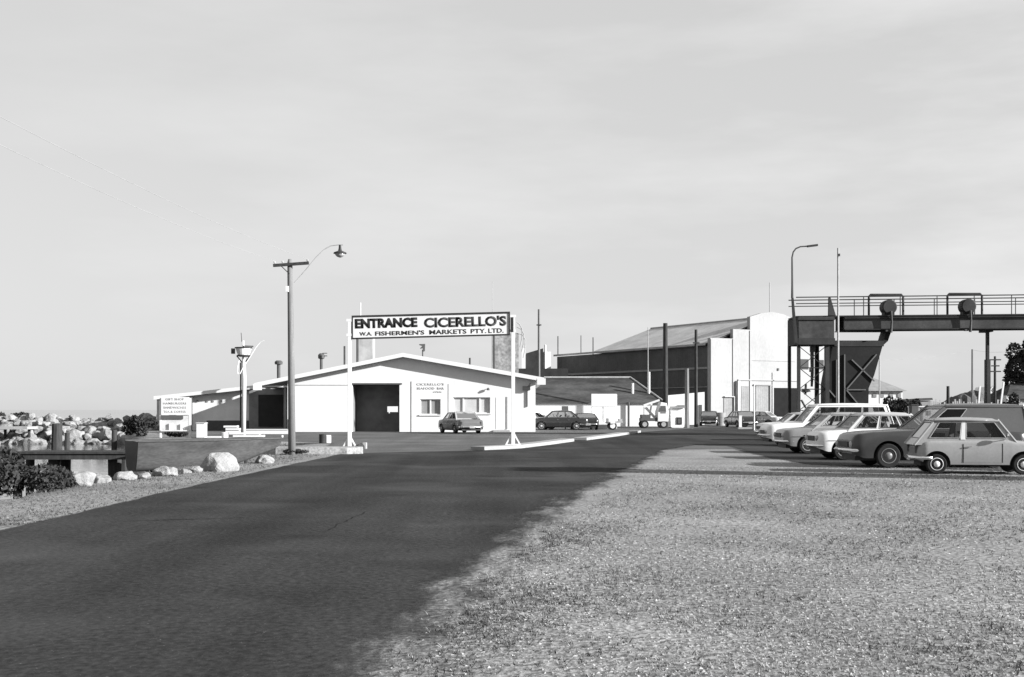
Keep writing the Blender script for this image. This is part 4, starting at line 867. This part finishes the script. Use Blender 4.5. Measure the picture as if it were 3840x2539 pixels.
def leaner(p0, p1, label):
    b = MB(p0); b.beam(p0, p1, .14); tag(b.build('leaning_post', M_white), label, 'post', 'leaning white posts')
leaner(W(3664,1600,116), W(3675,1448,116), 'white post leaning right, near the middle of the earth mound')
leaner(W(3742,1600,112), W(3764,1432,112), 'white post leaning right, close beside the gantry column')
Y = 135; t_ = thing('tiled_house', 'house with broad grey roof at the right edge below the tree', 'house', (wx(3830,Y),Y,0)); o_ = t_.location
b = MB(o_); X0, X1 = wx(3772,Y), wx(3990,Y); b.box(X0+.3, X1, Y+.4, Y+8, 0, wz(1500,Y)); b.build('wall', mat('house_wall', .3, .85, .2), t_)
b = MB(o_); b.add([(X0,Y,wz(1498,Y)),(X1,Y,wz(1498,Y)),(X1,Y+8,wz(1498,Y)),(X0,Y+8,wz(1498,Y)),(X0+2.2,Y+4,wz(1436,Y)),(X1-2,Y+4,wz(1432,Y))], [(0,1,5,4),(1,2,5),(2,3,4,5),(3,0,4),(0,3,2,1)]); b.build('roof', M_asb, t_)
b = MB(o_); b.box(wx(3768,Y-2), wx(3800,Y-2), Y-2.5, Y-1.5, 0, wz(1484,Y)); b.build('porch', M_white, t_)
tree('tree', 'large dark dense tree at the right edge behind the gantry column', (wx(3905,140),140,0), 11, [((-2.4,0,6.2),(1.7,1.8,1.6)),((-.8,-.4,7.6),(1.9,1.9,1.6)),((1.4,0,8.8),(2.1,2,1.8)),((-2.9,.4,4.9),(1.3,1.5,1.2)),((2.4,.3,6.6),(2,2,1.7)),((.2,-.8,5.4),(2.4,1.8,1.6)),((-3.2,0,8.2),(.9,.8,1.2)),((3.6,0,9.6),(1.8,1.8,1.6)),((-1.6,-.5,9.2),(.8,.8,.8))], 16000, .2, 31, M_fol)
bush('bush', 'dark bush beside the foot of the gantry column', (wx(3790,118), 118, 0), 1.0, .9, 3.4, 1800, .13, 32)

# ---------------------------------------------------------------- cars
def lerp_tab(tab, x):
    if x <= tab[0][0]: return tab[0][1]
    for (a, va), (c_, vc) in zip(tab, tab[1:]):
        if x <= c_:
            u = (x-a)/(c_-a); u = u*u*(3-2*u)*.5+u*.5; return va+(vc-va)*u
    return tab[-1][1]
PAINT = {}
def paint(v):
    if v not in PAINT: PAINT[v] = mat('car_paint_%02d' % round(v*100), v, .22, .06, 2.0, 18, .05, spec=.5)
    return PAINT[v]
def car(sp, label, loc, rz, cat='car', group=None, name='car'):
    """x runs from tail (0) to nose (L); loc is the point under the middle of the car"""
    L, Wd, r = sp['L'], sp['W'], sp['r']; sill = sp.get('sill', .27); P = paint(sp['v'])
    t_ = thing(name, label, cat, loc, rz, group); o_ = Vector((L/2, 0, 0)); ax = sp['axles']; top = sp['top']; ar = r+.075
    end = sp.get('round', .32)
    def hw(x):
        d = min(x, L-x); q = max(0, 1-d/end); return Wd/2*(1-.17*q*q)
    def zb(x):
        z = sill+(.12*max(0, 1-min(x, L-x)/.3))
        for a in ax:
            if abs(x-a) < ar: z = max(z, r+math.sqrt(ar*ar-(x-a)**2))
        return z
    def flank(x, z):
        zt_ = lerp_tab(top, x); u = max(0, min(1, (z-sill)/max(.05, zt_-sill)))
        return hw(x)*(.925+.075*math.sin(math.pi*min(1, .12+u*.78))**.8 if u < 1 else .97)
    xs = sorted(set([round(x, 4) for x in np.linspace(0, L, 52)]+[round(a+s*ar*q, 4) for a in ax for s in (-1,1) for q in (1,.995,.97,.9,.78,.6,.4,.2,0)]))
    xs = [x for x in xs if 0 <= x <= L]
    sec = []
    for x in xs:
        b0, t0 = zb(x), lerp_tab(top, x); t0 = max(t0, b0+.04); hwt = hw(x); row = []
        sh = min(.09, (t0-b0)*.3)
        for k_ in range(7):
            z = b0+(t0-sh-b0)*k_/6; row.append((x, flank(x, z), z))
        f0 = row[-1][1]
        row += [(x, f0-.018, t0-sh*.5), (x, f0-.055, t0-sh*.15), (x, f0-.13, t0), (x, f0*.5, t0+.014), (x, 0, t0+.02)]
        sec.append(row+[(p_[0], -p_[1], p_[2]) for p_ in reversed(row[:-1])])
    n_ = len(sec[0]); b = MB(o_)
    b.add([p_ for rw_ in sec for p_ in rw_], [(i*n_+j, (i+1)*n_+j, (i+1)*n_+j+1, i*n_+j+1) for i in range(len(sec)-1) for j in range(n_-1)]+[tuple(range(n_)), tuple((len(sec)-1)*n_+j for j in range(n_))])
    body = b.build('body', P, t_, True)
    for pl in body.data.polygons:
        if len(pl.vertices) > 4: pl.use_smooth = False
    b = MB(o_); b.box(.12, L-.12, -Wd/2+.26, Wd/2-.26, .2, min(.62, top[0][1]-.05)); b.build('underbody', M_black, t_)
    # cabin
    xrb, xrt, xft, xfb = sp['cab']; zbelt, zroof = sp['belt'], sp['roof']; wb, wr = Wd/2-.07, Wd/2-sp.get('tumble', .2)
    zl = zbelt-.12
    def side(u, v, s): # u 0 rear .. 1 front
        xr_ = xrb+(xrt-xrb)*v; xf_ = xfb+(xft-xfb)*v; return Vector((xr_+(xf_-xr_)*u, s*(wb+(wr-wb)*v), zbelt+(zroof-zbelt)*v))
    vb = -.12/(zroof-zbelt)
    PR = paint(sp.get('vr', sp['v']))
    def endp(u, v, m_): a_, c_ = side(u, v, -1), side(u, v, 1); return a_+(c_-a_)*m_
    b = MB(o_)
    def cell(q): b.add(q, [(0,1,2,3)])
    V0, V1 = .1, .86
    for s in (-1, 1):
        cell([side(0,vb,s), side(1,vb,s), side(1,V0,s), side(0,V0,s)]); cell([side(0,V1,s), side(1,V1,s), side(1,1,s), side(0,1,s)])
        cuts = [(0,0)]+[e for (u0, u1) in sp['win'] for e in ((u0, u0+(.02 if u0 < .1 else 0)), (u1, u1-(.015 if u1 > .9 else 0)))]+[(1,1)]
        for (a0, a1), (c0, c1) in list(zip(cuts, cuts[1:]))[::2]: cell([side(a0,V0,s), side(c0,V0,s), side(c1,V1,s), side(a1,V1,s)])
    for u in (0, 1):
        m_ = .06
        cell([endp(u,vb,0), endp(u,vb,1), endp(u,V0,1), endp(u,V0,0)]); cell([endp(u,V1,0), endp(u,V1,1), endp(u,1,1), endp(u,1,0)])
        cell([endp(u,V0,0), endp(u,V0,m_), endp(u,V1,m_), endp(u,V1,0)]); cell([endp(u,V0,1-m_), endp(u,V0,1), endp(u,V1,1), endp(u,V1,1-m_)])
        if u == 0 and not sp.get('rearwin', True): cell([endp(u,V0,m_), endp(u,V0,1-m_), endp(u,V1,1-m_), endp(u,V1,m_)])
    for u in (0, 1):
        for s in (-1, 1): b.tube([side(u,vb,s), side(u,1,s)], .03, 8)
    b.build('cabin', PR, t_)
    b = MB(o_); nx2, ny2 = 12, 10; vs = []; rd = sp.get('rr', .075)
    x0_, x1_ = xrt-.03, xft+.03
    for i in range(nx2+1):
        for j in range(ny2+1):
            u, v = i/nx2*2-1, j/ny2*2-1; ex = min((1-abs(u))*(x1_-x0_)/2, (1-abs(v))*wr); vs.append(((x0_+x1_)/2+u*(x1_-x0_)/2, v*(wr+.03), zroof-.03+.055*min(1, (ex+.0)/rd)**.5+.035*(1-u*u)*(1-v*v)))
    b.add(vs, [(i*(ny2+1)+j, (i+1)*(ny2+1)+j, (i+1)*(ny2+1)+j+1, i*(ny2+1)+j+1) for i in range(nx2) for j in range(ny2)])
    rim_ = [(x0_,-wr-.03),(x1_,-wr-.03),(x1_,wr+.03),(x0_,wr+.03),(x0_,-wr-.03)]
    b.tube([(x, y, zroof-.03) for x, y in rim_], .022, 6); b.build('roof', PR, t_, True)
    # inside: dark floor, seats, steering wheel
    zi = max(lerp_tab(top, x) for x in np.linspace(max(0,xrb), min(L,xfb), 9))+.03
    b = MB(o_); b.box(xrb+.12, xfb-.12, -wb+.05, wb-.05, zi-.02, zi); it = b.build('interior', M_black, t_)
    b = MB(o_); xs_ = xft-.62
    for s in (-1, 1): b.hexa([(xs_,s*.36-.22,zi),(xs_+.14,s*.36-.22,zi),(xs_+.14,s*.36+.22,zi),(xs_,s*.36+.22,zi)], [(xs_-.1,s*.36-.19,zroof-.3),(xs_-.02,s*.36-.19,zroof-.3),(xs_-.02,s*.36+.19,zroof-.3),(xs_-.1,s*.36+.19,zroof-.3)])
    if len(sp['win']) > 1: b.box(xrt+.12, xrt+.26, -wr+.1, wr-.1, zi, zroof-.34)
    b.build('seat', M_dgrey, it)
    b = MB(o_); xw = xft-.1; b.tube([(xw+.06*math.sin(q), -.36+.19*math.cos(q), zi+.1+.13*math.sin(q)) for q in np.linspace(0, 6.283, 15)], .014, 5); b.build('steering_wheel', M_black, it)
    gm = M_carglass
    def pane(q, nm, nrm, m=None, fr=True):
        b = MB(o_); nrm = nrm.normalized()
        b.add([p_-nrm*.004 for p_ in q], [(0,1,2,3)]); w_ = b.build(nm, m or gm, t_, fix=False)
        b = MB(o_)
        for i in range(4): b.tube([q[i]+nrm*.006, q[(i+1)%4]+nrm*.006], .011, 5)
        b.build('trim', M_lsteel, w_)
    for s in (-1, 1):
        nr = (side(1,0,s)-side(0,0,s)).cross(side(0,1,s)-side(0,0,s)); nr = nr if nr.y*s > 0 else -nr
        for (u0, u1) in sp['win']:
            pane([side(u0,V0,s), side(u1,V0,s), side(u1-(.015 if u1 > .9 else 0),V1,s), side(u0+(.02 if u0 < .1 else 0),V1,s)], 'side_window', nr)
    q = [endp(1,V0,.06), endp(1,V0,.94), endp(1,V1,.94), endp(1,V1,.06)]; nr = (q[1]-q[0]).cross(q[3]-q[0]); nr = nr if nr.x > 0 else -nr; pane(q, 'windscreen', nr)
    if sp.get('rearwin', True):
        q = [endp(0,V0,.06), endp(0,V0,.94), endp(0,V1,.94), endp(0,V1,.06)]; nr = (q[1]-q[0]).cross(q[3]-q[0]); nr = nr if nr.x < 0 else -nr; pane(q, 'rear_window', nr)
    if 'pillar' in sp:
        b = MB(o_)
        for s in (-1, 1):
            u = sp['pillar']; nrv = Vector((0,s,.3)).normalized()*.012
            b.hexa([side(u-.025,.02,s), side(u+.025,.02,s), side(u+.025,.02,s)+nrv, side(u-.025,.02,s)+nrv], [side(u-.025,.88,s), side(u+.025,.88,s), side(u+.025,.88,s)+nrv, side(u-.025,.88,s)+nrv])
        b.build('door_pillar', M_white, t_)
    # doors
    for s in (-1, 1):
        for (x0, x1) in sp.get('doors', ()):
            b = MB(o_); z0 = sill+.05; nn = 6; g_ = .012
            X_ = np.linspace(x0, x1, nn+1); Zf = lambda x, v: max(z0, zb(x)+.01)+(lerp_tab(top, x)-.1-max(z0, zb(x)+.01))*v
            vs = [(x, s*(flank(x, Zf(x, v))+.004), Zf(x, v)) for x in X_ for v in np.linspace(0,1,6)]
            b.add(vs, [(i*6+j, (i+1)*6+j, (i+1)*6+j+1, i*6+j+1) for i in range(nn) for j in range(5)])
            for x in (x0, x1):
                vs = [(x+d_, s*(flank(x, Zf(x, v))+.006), Zf(x, v)) for d_ in (-g_, g_) for v in np.linspace(0,1,6)]; b.add(vs, [(j, 6+j, 6+j+1, j+1) for j in range(5)], 1)
            d_ = b.build('door', [P, M_black], t_, True, fix=True)
            b = MB(o_); xh = x0+.12 if sp.get('hinge', 1) > 0 else x1-.12; zh = lerp_tab(top, xh)-.17; b.tube([(xh-.06, s*(flank(xh,zh)+.03), zh),(xh+.07, s*(flank(xh,zh)+.03), zh)], .014, 6); b.build('handle', M_chrome, d_)
    if sp.get('strip'):
        b = MB(o_)
        for s in (-1, 1): b.tube([(x, s*(flank(x, .62)+.008), .62) for x in np.linspace(.25, L-.3, 16)], .012, 5)
        b.build('side_strip', M_chrome, t_)
    # wheels
    for a in ax:
        for s in (-1, 1):
            yc = s*(Wd/2-.10); c_ = (a, yc, r); b = MB(o_)
            b.lathe(c_, [(r*.62,-.085),(r*.9,-.09),(r*.985,-.06),(r,-.03),(r,.03),(r*.985,.06),(r*.9,.09),(r*.62,.085)], 'Y', 26); wh = b.build('wheel', M_rubber, t_, False)
            b = MB(o_); pr = [(r*.63,.06),(r*.63,.09),(r*.58,.095),(r*.54,.07),(r*.36,.06),(r*.3,.085),(r*.12,.11),(r*.02,.112)]
            b.lathe(c_, [(q_[0], s*q_[1]) for q_ in pr], 'Y', 22); b.build('rim', sp.get('rim', M_lsteel), wh, True)
    # bumpers, lights, plates, grille
    zbm = sp.get('bumper', .46)
    for x_, sg in ((0,-1),(L,1)):
        hh_ = hw(.02)+.03; b = MB(o_); b.tube([(x_-sg*.35, hh_+.05, zbm),(x_-sg*.06, hh_, zbm),(x_+sg*.06, hh_*.75, zbm),(x_+sg*.08, 0, zbm),(x_+sg*.06, -hh_*.75, zbm),(x_-sg*.06, -hh_, zbm),(x_-sg*.35, -hh_-.05, zbm)], .05, 8); b.build('bumper', M_chrome if sp.get('chrome', True) else M_white, t_, True)
        b = MB(o_); b.box(*sorted((x_+sg*.09, x_+sg*.1)), -.19, .19, zbm-.07, zbm+.05); b.build('number_plate', M_white if sg < 0 else M_black, t_)
    zl_ = lerp_tab(top, L-.05)-.17
    for s in (-1, 1):
        for kq in range(sp.get('lamps', 1)):
            yy = s*(Wd/2*.74-kq*.2); b = MB(o_); b.lathe((L-.02, yy, zl_), [(.085,-.02),(.09,.03),(.075,.045),(.03,.06)], 'X', 16); b.build('headlight', M_lglass, t_, True)
        b = MB(o_); zt2 = lerp_tab(top, .05)-.16; b.box(-.03, .03, s*Wd/2*.74-.05, s*Wd/2*.74+.05, zt2-.1, zt2+.08); b.build('tail_light', M_dgrey, t_)
    b = MB(o_); b.box(L+.002, L+.02, -Wd*.24, Wd*.24, zl_-.09, zl_+.07)
    b.build('grille', M_black, t_)
    if sp.get('mirror'):
        b = MB(o_)
        for s in (-1,1): xm = xfb-.25; b.tube([(xm, s*(wb-.02), zbelt),(xm+.05, s*(wb+.14), zbelt+.08)], .012, 5); b.lathe((xm+.05, s*(wb+.17), zbelt+.11), [(.01,.03),(.06,.02),(.065,-.02),(.05,-.03)], 'X', 10)
        b.build('mirror', M_chrome, t_)
    return t_
M_carglass = bpy.data.materials.new('car_glass'); M_carglass.use_nodes = True
t = M_carglass.node_tree; t.nodes.clear()
_o = t.nodes.new('ShaderNodeOutputMaterial'); _m = t.nodes.new('ShaderNodeMixShader'); _t = t.nodes.new('ShaderNodeBsdfTransparent'); _g = t.nodes.new('ShaderNodeBsdfGlossy'); _f = t.nodes.new('ShaderNodeFresnel')
_t.inputs[0].default_value = (.62,.62,.62,1); _g.inputs['Roughness'].default_value = .04; _g.inputs[0].default_value = (.55,.55,.55,1); _f.inputs[0].default_value = 1.5
t.links.new(_f.outputs[0], _m.inputs[0]); t.links.new(_t.outputs[0], _m.inputs[1]); t.links.new(_g.outputs[0], _m.inputs[2]); t.links.new(_m.outputs[0], _o.inputs[0])
mini = dict(L=3.05, W=1.41, r=.25, v=.25, axles=(.46,2.5), top=[(0,.62),(.06,.80),(.3,.84),(2.1,.86),(2.6,.80),(2.95,.74),(3.05,.60)], cab=(.03,.44,1.92,2.30), belt=.84, roof=1.345, tumble=.15, pillar=.465,
            win=[(.1,.43),(.5,.93)], doors=((1.08,2.0),), rim=mat('mini_rim', .55, .4, .1), bumper=.40, round=.25, rr=.1, sill=.24, mirror=True, hinge=1)
sedan = dict(L=4.5, W=1.78, r=.31, v=.3, axles=(.95,3.65), top=[(0,.70),(.06,.90),(1.1,.96),(3.0,.97),(4.1,.90),(4.45,.84),(4.5,.7)], cab=(.75,1.35,2.75,3.35), belt=.95, roof=1.40, tumble=.22, win=[(.06,.3),(.34,.62),(.66,.94)], doors=((1.4,2.2),(2.25,3.15)), bumper=.45, strip=True)
wagon = dict(sedan); wagon.update(cab=(.12,.42,2.8,3.4), top=[(0,.72),(.05,.92),(1.1,.96),(3.0,.97),(4.1,.91),(4.45,.86),(4.5,.72)], win=[(.04,.36),(.4,.68),(.71,.96)])
van = dict(L=4.85, W=1.86, r=.335, v=.035, axles=(1.05,3.88), top=[(0,.75),(.05,1.0),(1.2,1.03),(3.2,1.03),(4.2,.99),(4.72,.93),(4.85,.74)], cab=(.06,.14,2.25,3.12), belt=1.0, roof=1.71, tumble=.2, win=[(.70,.955)], doors=((1.9,3.05),), bumper=.48, rr=.13, rearwin=True, lamps=1, vr=.07, rim=mat('van_rim', .12, .4, .2))
def with_(d, **k_): q = dict(d); q.update(k_); return q
def place(sp, label, nose_or_tail_x, Ynear, face, **kw):
    """face -1: nose points to -X; +1: nose to +X; x given is the left end of the car in the picture"""
    L = sp['L']; xc = nose_or_tail_x+L/2; yc = Ynear+sp['W']/2
    return car(sp, label, (xc, yc, 0), math.pi if face < 0 else 0.0, group='vehicles parked in the row at the right', **kw)
car(mini, 'small grey two-door car nearest the camera, parked nose out to the right', (11.62, 30.1, 0), R(-8), group='vehicles parked in the row at the right')
place(van, 'tall dark panel van with long windowless side behind the small grey car', 9.27, 32.6, -1, cat='van', name='panel_van')
place(with_(sedan, L=4.1, axles=(.8,3.3), v=.62, vr=.40, roof=1.46, cab=(.62,1.15,2.62,3.12), top=[(0,.70),(.06,.92),(1.0,.98),(2.8,.99),(3.7,.92),(4.05,.86),(4.1,.7)], doors=((1.2,1.95),(2.0,2.9))), 'white compact sedan parked just beyond the dark panel van', 9.6, 37.6, -1)
place(with_(sedan, v=.17, vr=.26, roof=1.44), 'mid grey sedan with dark front wheel, beyond the white compact sedan', 9.75, 43.0, -1)
place(with_(van, L=5.5, axles=(1.2,4.5), top=[(0,.75),(.05,1.0),(1.2,1.03),(3.9,1.03),(4.8,.99),(5.35,.93),(5.5,.74)], v=.6, vr=.7, roof=1.81, cab=(.06,.3,3.27,3.95), win=[(.04,.345),(.36,.665),(.68,.96)]), 'white van with high white roof beyond the grey sedan', 10.95, 51.5, -1, cat='van', name='van')
place(with_(sedan, v=.5, vr=.35), 'pale sedan showing between the white van and the warehouse doors', 12.7, 61.0, -1)
# others
def far_car(sp, label, px, Y, rz, **kw): return car(sp, label, (wx(px,Y), Y+sp['W']/2, 0), rz, group='cars near the buildings', **kw)
far_car(with_(sedan, v=.10, vr=.30), 'grey sedan parked tail out at the market hall wall', 1724, 79.5, R(112))
far_car(with_(sedan, v=.6), 'white sedan half hidden by the corner of the market hall', 1992, 93, R(15))
far_car(with_(sedan, v=.018, vr=.03, roof=1.46), 'dark sedan in front of the hip roofed shed', 2098, 92.5, math.pi)
far_car(with_(sedan, v=.02, roof=1.25), 'dark low car left of the white billboard', 2192, 94, R(95))
far_car(with_(sedan, v=.022), 'dark sedan parked before the warehouse doors', 2786, 106, R(100))
far_car(with_(sedan, v=.4), 'light sedan behind the slim white pole', 2848, 108, R(150))
far_car(with_(sedan, v=.03), 'dark sedan by the far white store corner', 2665, 116, R(80))
# sign on stand above the dark sedan
Y = 97; t_ = thing('road_sign', 'dark square sign on a short pole above the dark sedan', 'sign', (wx(2119,Y),Y,0)); o_ = t_.location
b = MB(o_); b.box(wx(2106,Y), wx(2131,Y), Y-.05, Y, wz(1546,Y), wz(1523,Y)); b.build('panel', M_dgrey, t_)
b = MB(o_); b.tube([(wx(2120,Y),Y+.06,0),(wx(2120,Y),Y+.06,wz(1525,Y))], .05, 6); b.build('pole', M_dsteel, t_)
def crate_stack(px0, px1, y0, Y, m, label, cat='crate', name='crate'):
    b = MB((wx(px0,Y),Y,0)); X0, X1, Z = wx(px0,Y), wx(px1,Y), wz(y0,Y); nn = max(2, int((X1-X0)/.35))
    b.box(X0, X1, Y+.05, Y+1, .05, Z-.02)
    for i in range(nn+1): xc = X0+(X1-X0)*i/nn; b.box(xc-.04, xc+.04, Y, Y+.046, 0, Z)
    b.box(X0-.04, X1+.04, Y-.04, Y-.004, Z-.12, Z); b.box(X0-.04, X1+.04, Y-.04, Y-.004, .1, .22)
    tag(b.build(name, m), label, cat)
crate_stack(2161, 2207, 1556, 101, M_dgrey, 'dark slatted bin behind the low dark car', 'bin', 'slatted_bin')
crate_stack(2222, 2275, 1592, 97, M_dgrey, 'low dark slatted crate under the white billboard')
# boat trailer
Y = 93; t_ = thing('boat_trailer', 'small light trailer with a wheel beyond the farther kerb', 'trailer', (wx(2305,Y),Y,0)); o_ = t_.location
b = MB(o_); b.beam((wx(2275,Y),Y,.55),(wx(2336,Y),Y,.62), .12); b.beam((wx(2275,Y),Y+1.2,.55),(wx(2336,Y),Y+1.2,.62), .12); b.box(wx(2278,Y), wx(2284,Y), Y-.04, Y+1.24, .6, .9); b.box(wx(2322,Y), wx(2334,Y), Y+.1, Y+1.1, .68, .85); b.build('frame', M_lsteel, t_)
for yy in (Y-.1, Y+1.3):
    b = MB(o_); b.lathe((wx(2297,Y),yy,.32), [(.16,-.08),(.32,-.07),(.32,.07),(.16,.08)], 'Y', 18); wh = b.build('wheel', M_rubber, t_)
    b = MB(o_); b.lathe((wx(2297,Y),yy,.32), [(.2,-.09),(.2,.09)], 'Y', 14); b.build('rim', M_white, wh)
b = MB(o_); b.box(wx(2288,Y), wx(2306,Y), Y-.3, Y-.19, .5, .72); b.build('mudguard', M_white, t_)
# white tow truck
Y = 101; t_ = thing('tow_truck', 'white tow truck with a sloping jib beside the thick dark pole', 'truck', (wx(2455,Y),Y,0)); o_ = t_.location
def tx(px): return wx(px,Y)
def tz(py): return wz(py,Y)
b = MB(o_); b.prism([(tx(2466),.55),(tx(2506),.55),(tx(2508),tz(1545)),(tx(2500),tz(1512)),(tx(2478),tz(1508)),(tx(2466),tz(1545))], Y, Y+1.9); b.build('cab', M_white, t_, bevel=.05)
b = MB(o_); b.box(tx(2477), tx(2497), Y-.02, Y-.003, tz(1550), tz(1546)); b.prism([(tx(2470),tz(1544)),(tx(2498),tz(1544)),(tx(2496),tz(1522)),(tx(2479),tz(1522))], Y-.03, Y-.003); b.build('side_window', M_dgrey, t_)
b = MB(o_); b.box(tx(2405), tx(2466)-.02, Y+.1, Y+1.8, .6, .85); b.box(tx(2408), tx(2440), Y+.1, Y+1.8, .853, 1.15); b.build('tray', M_dgrey, t_)
b = MB(o_); b.beam((tx(2462),Y+.9,.86),(tx(2418),Y+.9,tz(1520)), .2); b.beam((tx(2418),Y+.9,tz(1520)),(tx(2478),Y+.9,tz(1500)), .16); b.beam((tx(2440),Y+.9,.86),(tx(2448),Y+.9,tz(1512)), .14); b.build('jib', M_white, t_)
b = MB(o_); b.tube([(tx(2419),Y+.9,tz(1520)),(tx(2419),Y+.9,tz(1556))], .03, 5); b.box(tx(2416), tx(2423), Y+.8, Y+1, tz(1562), tz(1555)); b.build('hook', M_dsteel, t_)
for px in (2418, 2489):
    for yy in (Y+.12, Y+1.75):
        b = MB(o_); b.lathe((tx(px),yy,.34), [(.2,-.12),(.34,-.1),(.34,.1),(.2,.12)], 'Y', 20); wh = b.build('wheel', M_rubber, t_)
        b = MB(o_); b.lathe((tx(px),yy,.34), [(.2,-.125),(.2,.125)], 'Y', 14); b.build('rim', M_lsteel, wh)
# kiosk
Y = 103; t_ = thing('kiosk', 'rounded white kiosk with a dark hatch between the two dark poles', 'kiosk', (wx(2540,Y),Y,0)); o_ = t_.location
b = MB(o_); b.prism([(wx(2514,Y),.08),(wx(2520,Y),0),(wx(2560,Y),0),(wx(2566,Y),.08),(wx(2566,Y),wz(1536,Y)),(wx(2558,Y),wz(1528,Y)),(wx(2522,Y),wz(1528,Y)),(wx(2514,Y),wz(1536,Y))], Y, Y+1.6); b.build('shell', M_wall, t_, bevel=.04)
b = MB(o_); b.box(wx(2536,Y), wx(2557,Y), Y-.05, Y-.004, wz(1592,Y), wz(1565,Y)); hb = b.build('hatch', M_black, t_)
b = MB(o_); b.box(wx(2541,Y), wx(2552,Y), Y-.07, Y-.052, wz(1588,Y), wz(1570,Y)); b.build('hatch_panel', M_dgrey, hb)
b = MB(o_); b.box(wx(2512,Y), wx(2568,Y), Y-.25, Y-.004, wz(1530,Y), wz(1524,Y)); b.build('awning', M_grey, t_)
b = MB((wx(2776,104),104,0)); X = wx(2776,104); b.box(X-.12, X+.12, 103.9, 104.1, 0, wz(1560,104)); b.box(X-.14, X+.14, 103.88, 104.12, wz(1560,104), wz(1558,104))
tag(b.build('bollard', M_white), 'white bollard in front of the dark sedan by the warehouse', 'bollard')
drum(2703, 118, 1547, 1600, .45, M_grey, 'grey bin standing by the small warehouse door', 'bin', 'bin')
b = MB((wx(2850,92),92,0)); b.box(wx(2760,98), wx(2812,98), 97, 97.4, 0, .15); tag(b.build('kerb', M_conc), 'short pale kerb before the dark sedan at the warehouse', 'kerb', 'concrete kerbs of the driveway')

# ---------------------------------------------------------------- unseen block added off-frame to cast the streak across the grass
t_ = thing('shadow_block', 'added unseen block beyond the right edge that casts the streak on the grass', 'shadow caster', (19.5,24.6,0)); o_ = t_.location
b = MB(o_); b.box(18.8, 20.2, 23.9, 25.3, 0, 6.2); b.build('shaft', M_conc, t_, bevel=.05)
b = MB(o_); b.box(18.5, 20.5, 23.6, 25.6, 6.204, 6.7); b.build('cap', M_conc, t_, bevel=.05)

# ---------------------------------------------------------------- grass, litter and stones in the foreground
def right_edge(Y):
    tab = [(5,-.8),(6.8,-.68),(8.6,-.45),(10,-.3),(13.4,.1),(17.9,.95),(21.5,1.7),(30.5,3.4),(38,4.8),(47,6.3)]
    return lerp_tab(tab, Y)
def scatter(name, m, count, lo, hi, smin, smax, tall, seed, label, ypow=1.0, clump=.0, region='right'):
    r = np.random.default_rng(seed); vs = []; fs = []
    u = r.random(count*2); Yv = lo*(hi/lo)**u
    k_ = 0
    ph = r.uniform(0, 6.28, 6)
    for Y in Yv:
        if region == 'right':
            half = Y*.43+.3; x0 = right_edge(Y)-.3; 
            if x0 > half: continue
            X = r.uniform(x0, half); e = X-right_edge(Y)
            if e < .4 and r.random() > (e+.35)/.75: continue
        elif region == 'edge':
            X = right_edge(Y)+abs(r.normal())*(.3+.012*Y)+.08*math.sin(Y*2.7)+.06*math.sin(Y*7.1)
            if X > Y*.43: continue
        else:
            X = r.uniform(max(-9.3, -Y*.44), -6.7)
        if clump:
            q = math.sin(X*1.3+ph[0])*math.sin(Y*1.1+ph[1])+math.sin(X*3.1+ph[2]+Y*.7)*math.sin(Y*2.3+ph[3])*.8+.5*math.sin(X*.5+Y*.3+ph[4])
            if q < r.uniform(-1, 1)+clump: continue
        k_ += 1
        if k_ > count: break
        s = r.uniform(smin, smax)*(1+.35*(Y/20))
        if tall:
            for _ in range(4):
                a_ = r.uniform(0, 6.28); ln = s*r.uniform(.6,1.5); dx, dy = math.cos(a_), math.sin(a_); lean = r.uniform(.3,1.3)
                bx_, by_ = X+r.normal()*s*.35, Y+r.normal()*s*.35; wd = s*.13
                i = len(vs); vs += [(bx_-dy*wd, by_+dx*wd, 0), (bx_+dy*wd, by_-dx*wd, 0), (bx_+dx*ln*lean, by_+dy*ln*lean, ln*r.uniform(.35,.9))]; fs.append((i,i+1,i+2))
        else:
            a_ = r.uniform(0,6.28); c_, s_ = math.cos(a_)*s, math.sin(a_)*s; e_ = r.uniform(.4,.9); h = s*r.uniform(.2,.6)
            i = len(vs); vs += [(X+c_, Y+s_, 0), (X-s_*e_, Y+c_*e_, 0), (X-c_, Y-s_, 0), (X+s_*e_, Y-c_*e_, 0), (X+s*r.uniform(-.3,.3), Y+s*r.uniform(-.3,.3), h)]
            fs += [(i,i+1,i+4),(i+1,i+2,i+4),(i+2,i+3,i+4),(i+3,i,i+4)]
    b = MB(); b.v = vs; b.f = fs; b.mi = [0]*len(fs)
    o = b.build(name, m, fix=False); tag(o, label, None, None, 'stuff'); return o
scatter('dry_grass', mat('dry_grass_pale', .23, .9, .3, 3, 30, .4), 15000, 5.5, 34, .012, .03, True, 1, 'pale dry grass over the gravelly verge', clump=-.35)
scatter('dark_weeds', mat('dry_grass_dark', .07, .9, .3, 3, 30, .4), 9000, 5.5, 30, .014, .034, True, 2, 'dark weeds scattered in the dry grass', clump=.3)
scatter('edge_weeds', mat('edge_weed_dark', .075, .9, .3, 3, 30, .4), 2400, 5.5, 21, .012, .034, True, 12, 'dark weed clumps along the ragged edge of the road', clump=.3, region='edge')
scatter('gravel_stones', mat('gravel_mid', .24, .9, .4, 8, 40, .4), 16000, 5.5, 34, .008, .019, False, 3, 'small loose stones on the verge', clump=-.5)
scatter('pale_pebbles', mat('gravel_pale', .36, .9, .2), 900, 5.5, 32, .008, .022, False, 4, 'pale pebbles scattered on the verge')
scatter('verge_grass', mat('verge_grass', .12, .9, .35, 2, 30, .4), 2800, 16.5, 44, .02, .045, True, 5, 'thin grass on the left roadside verge', region='left')
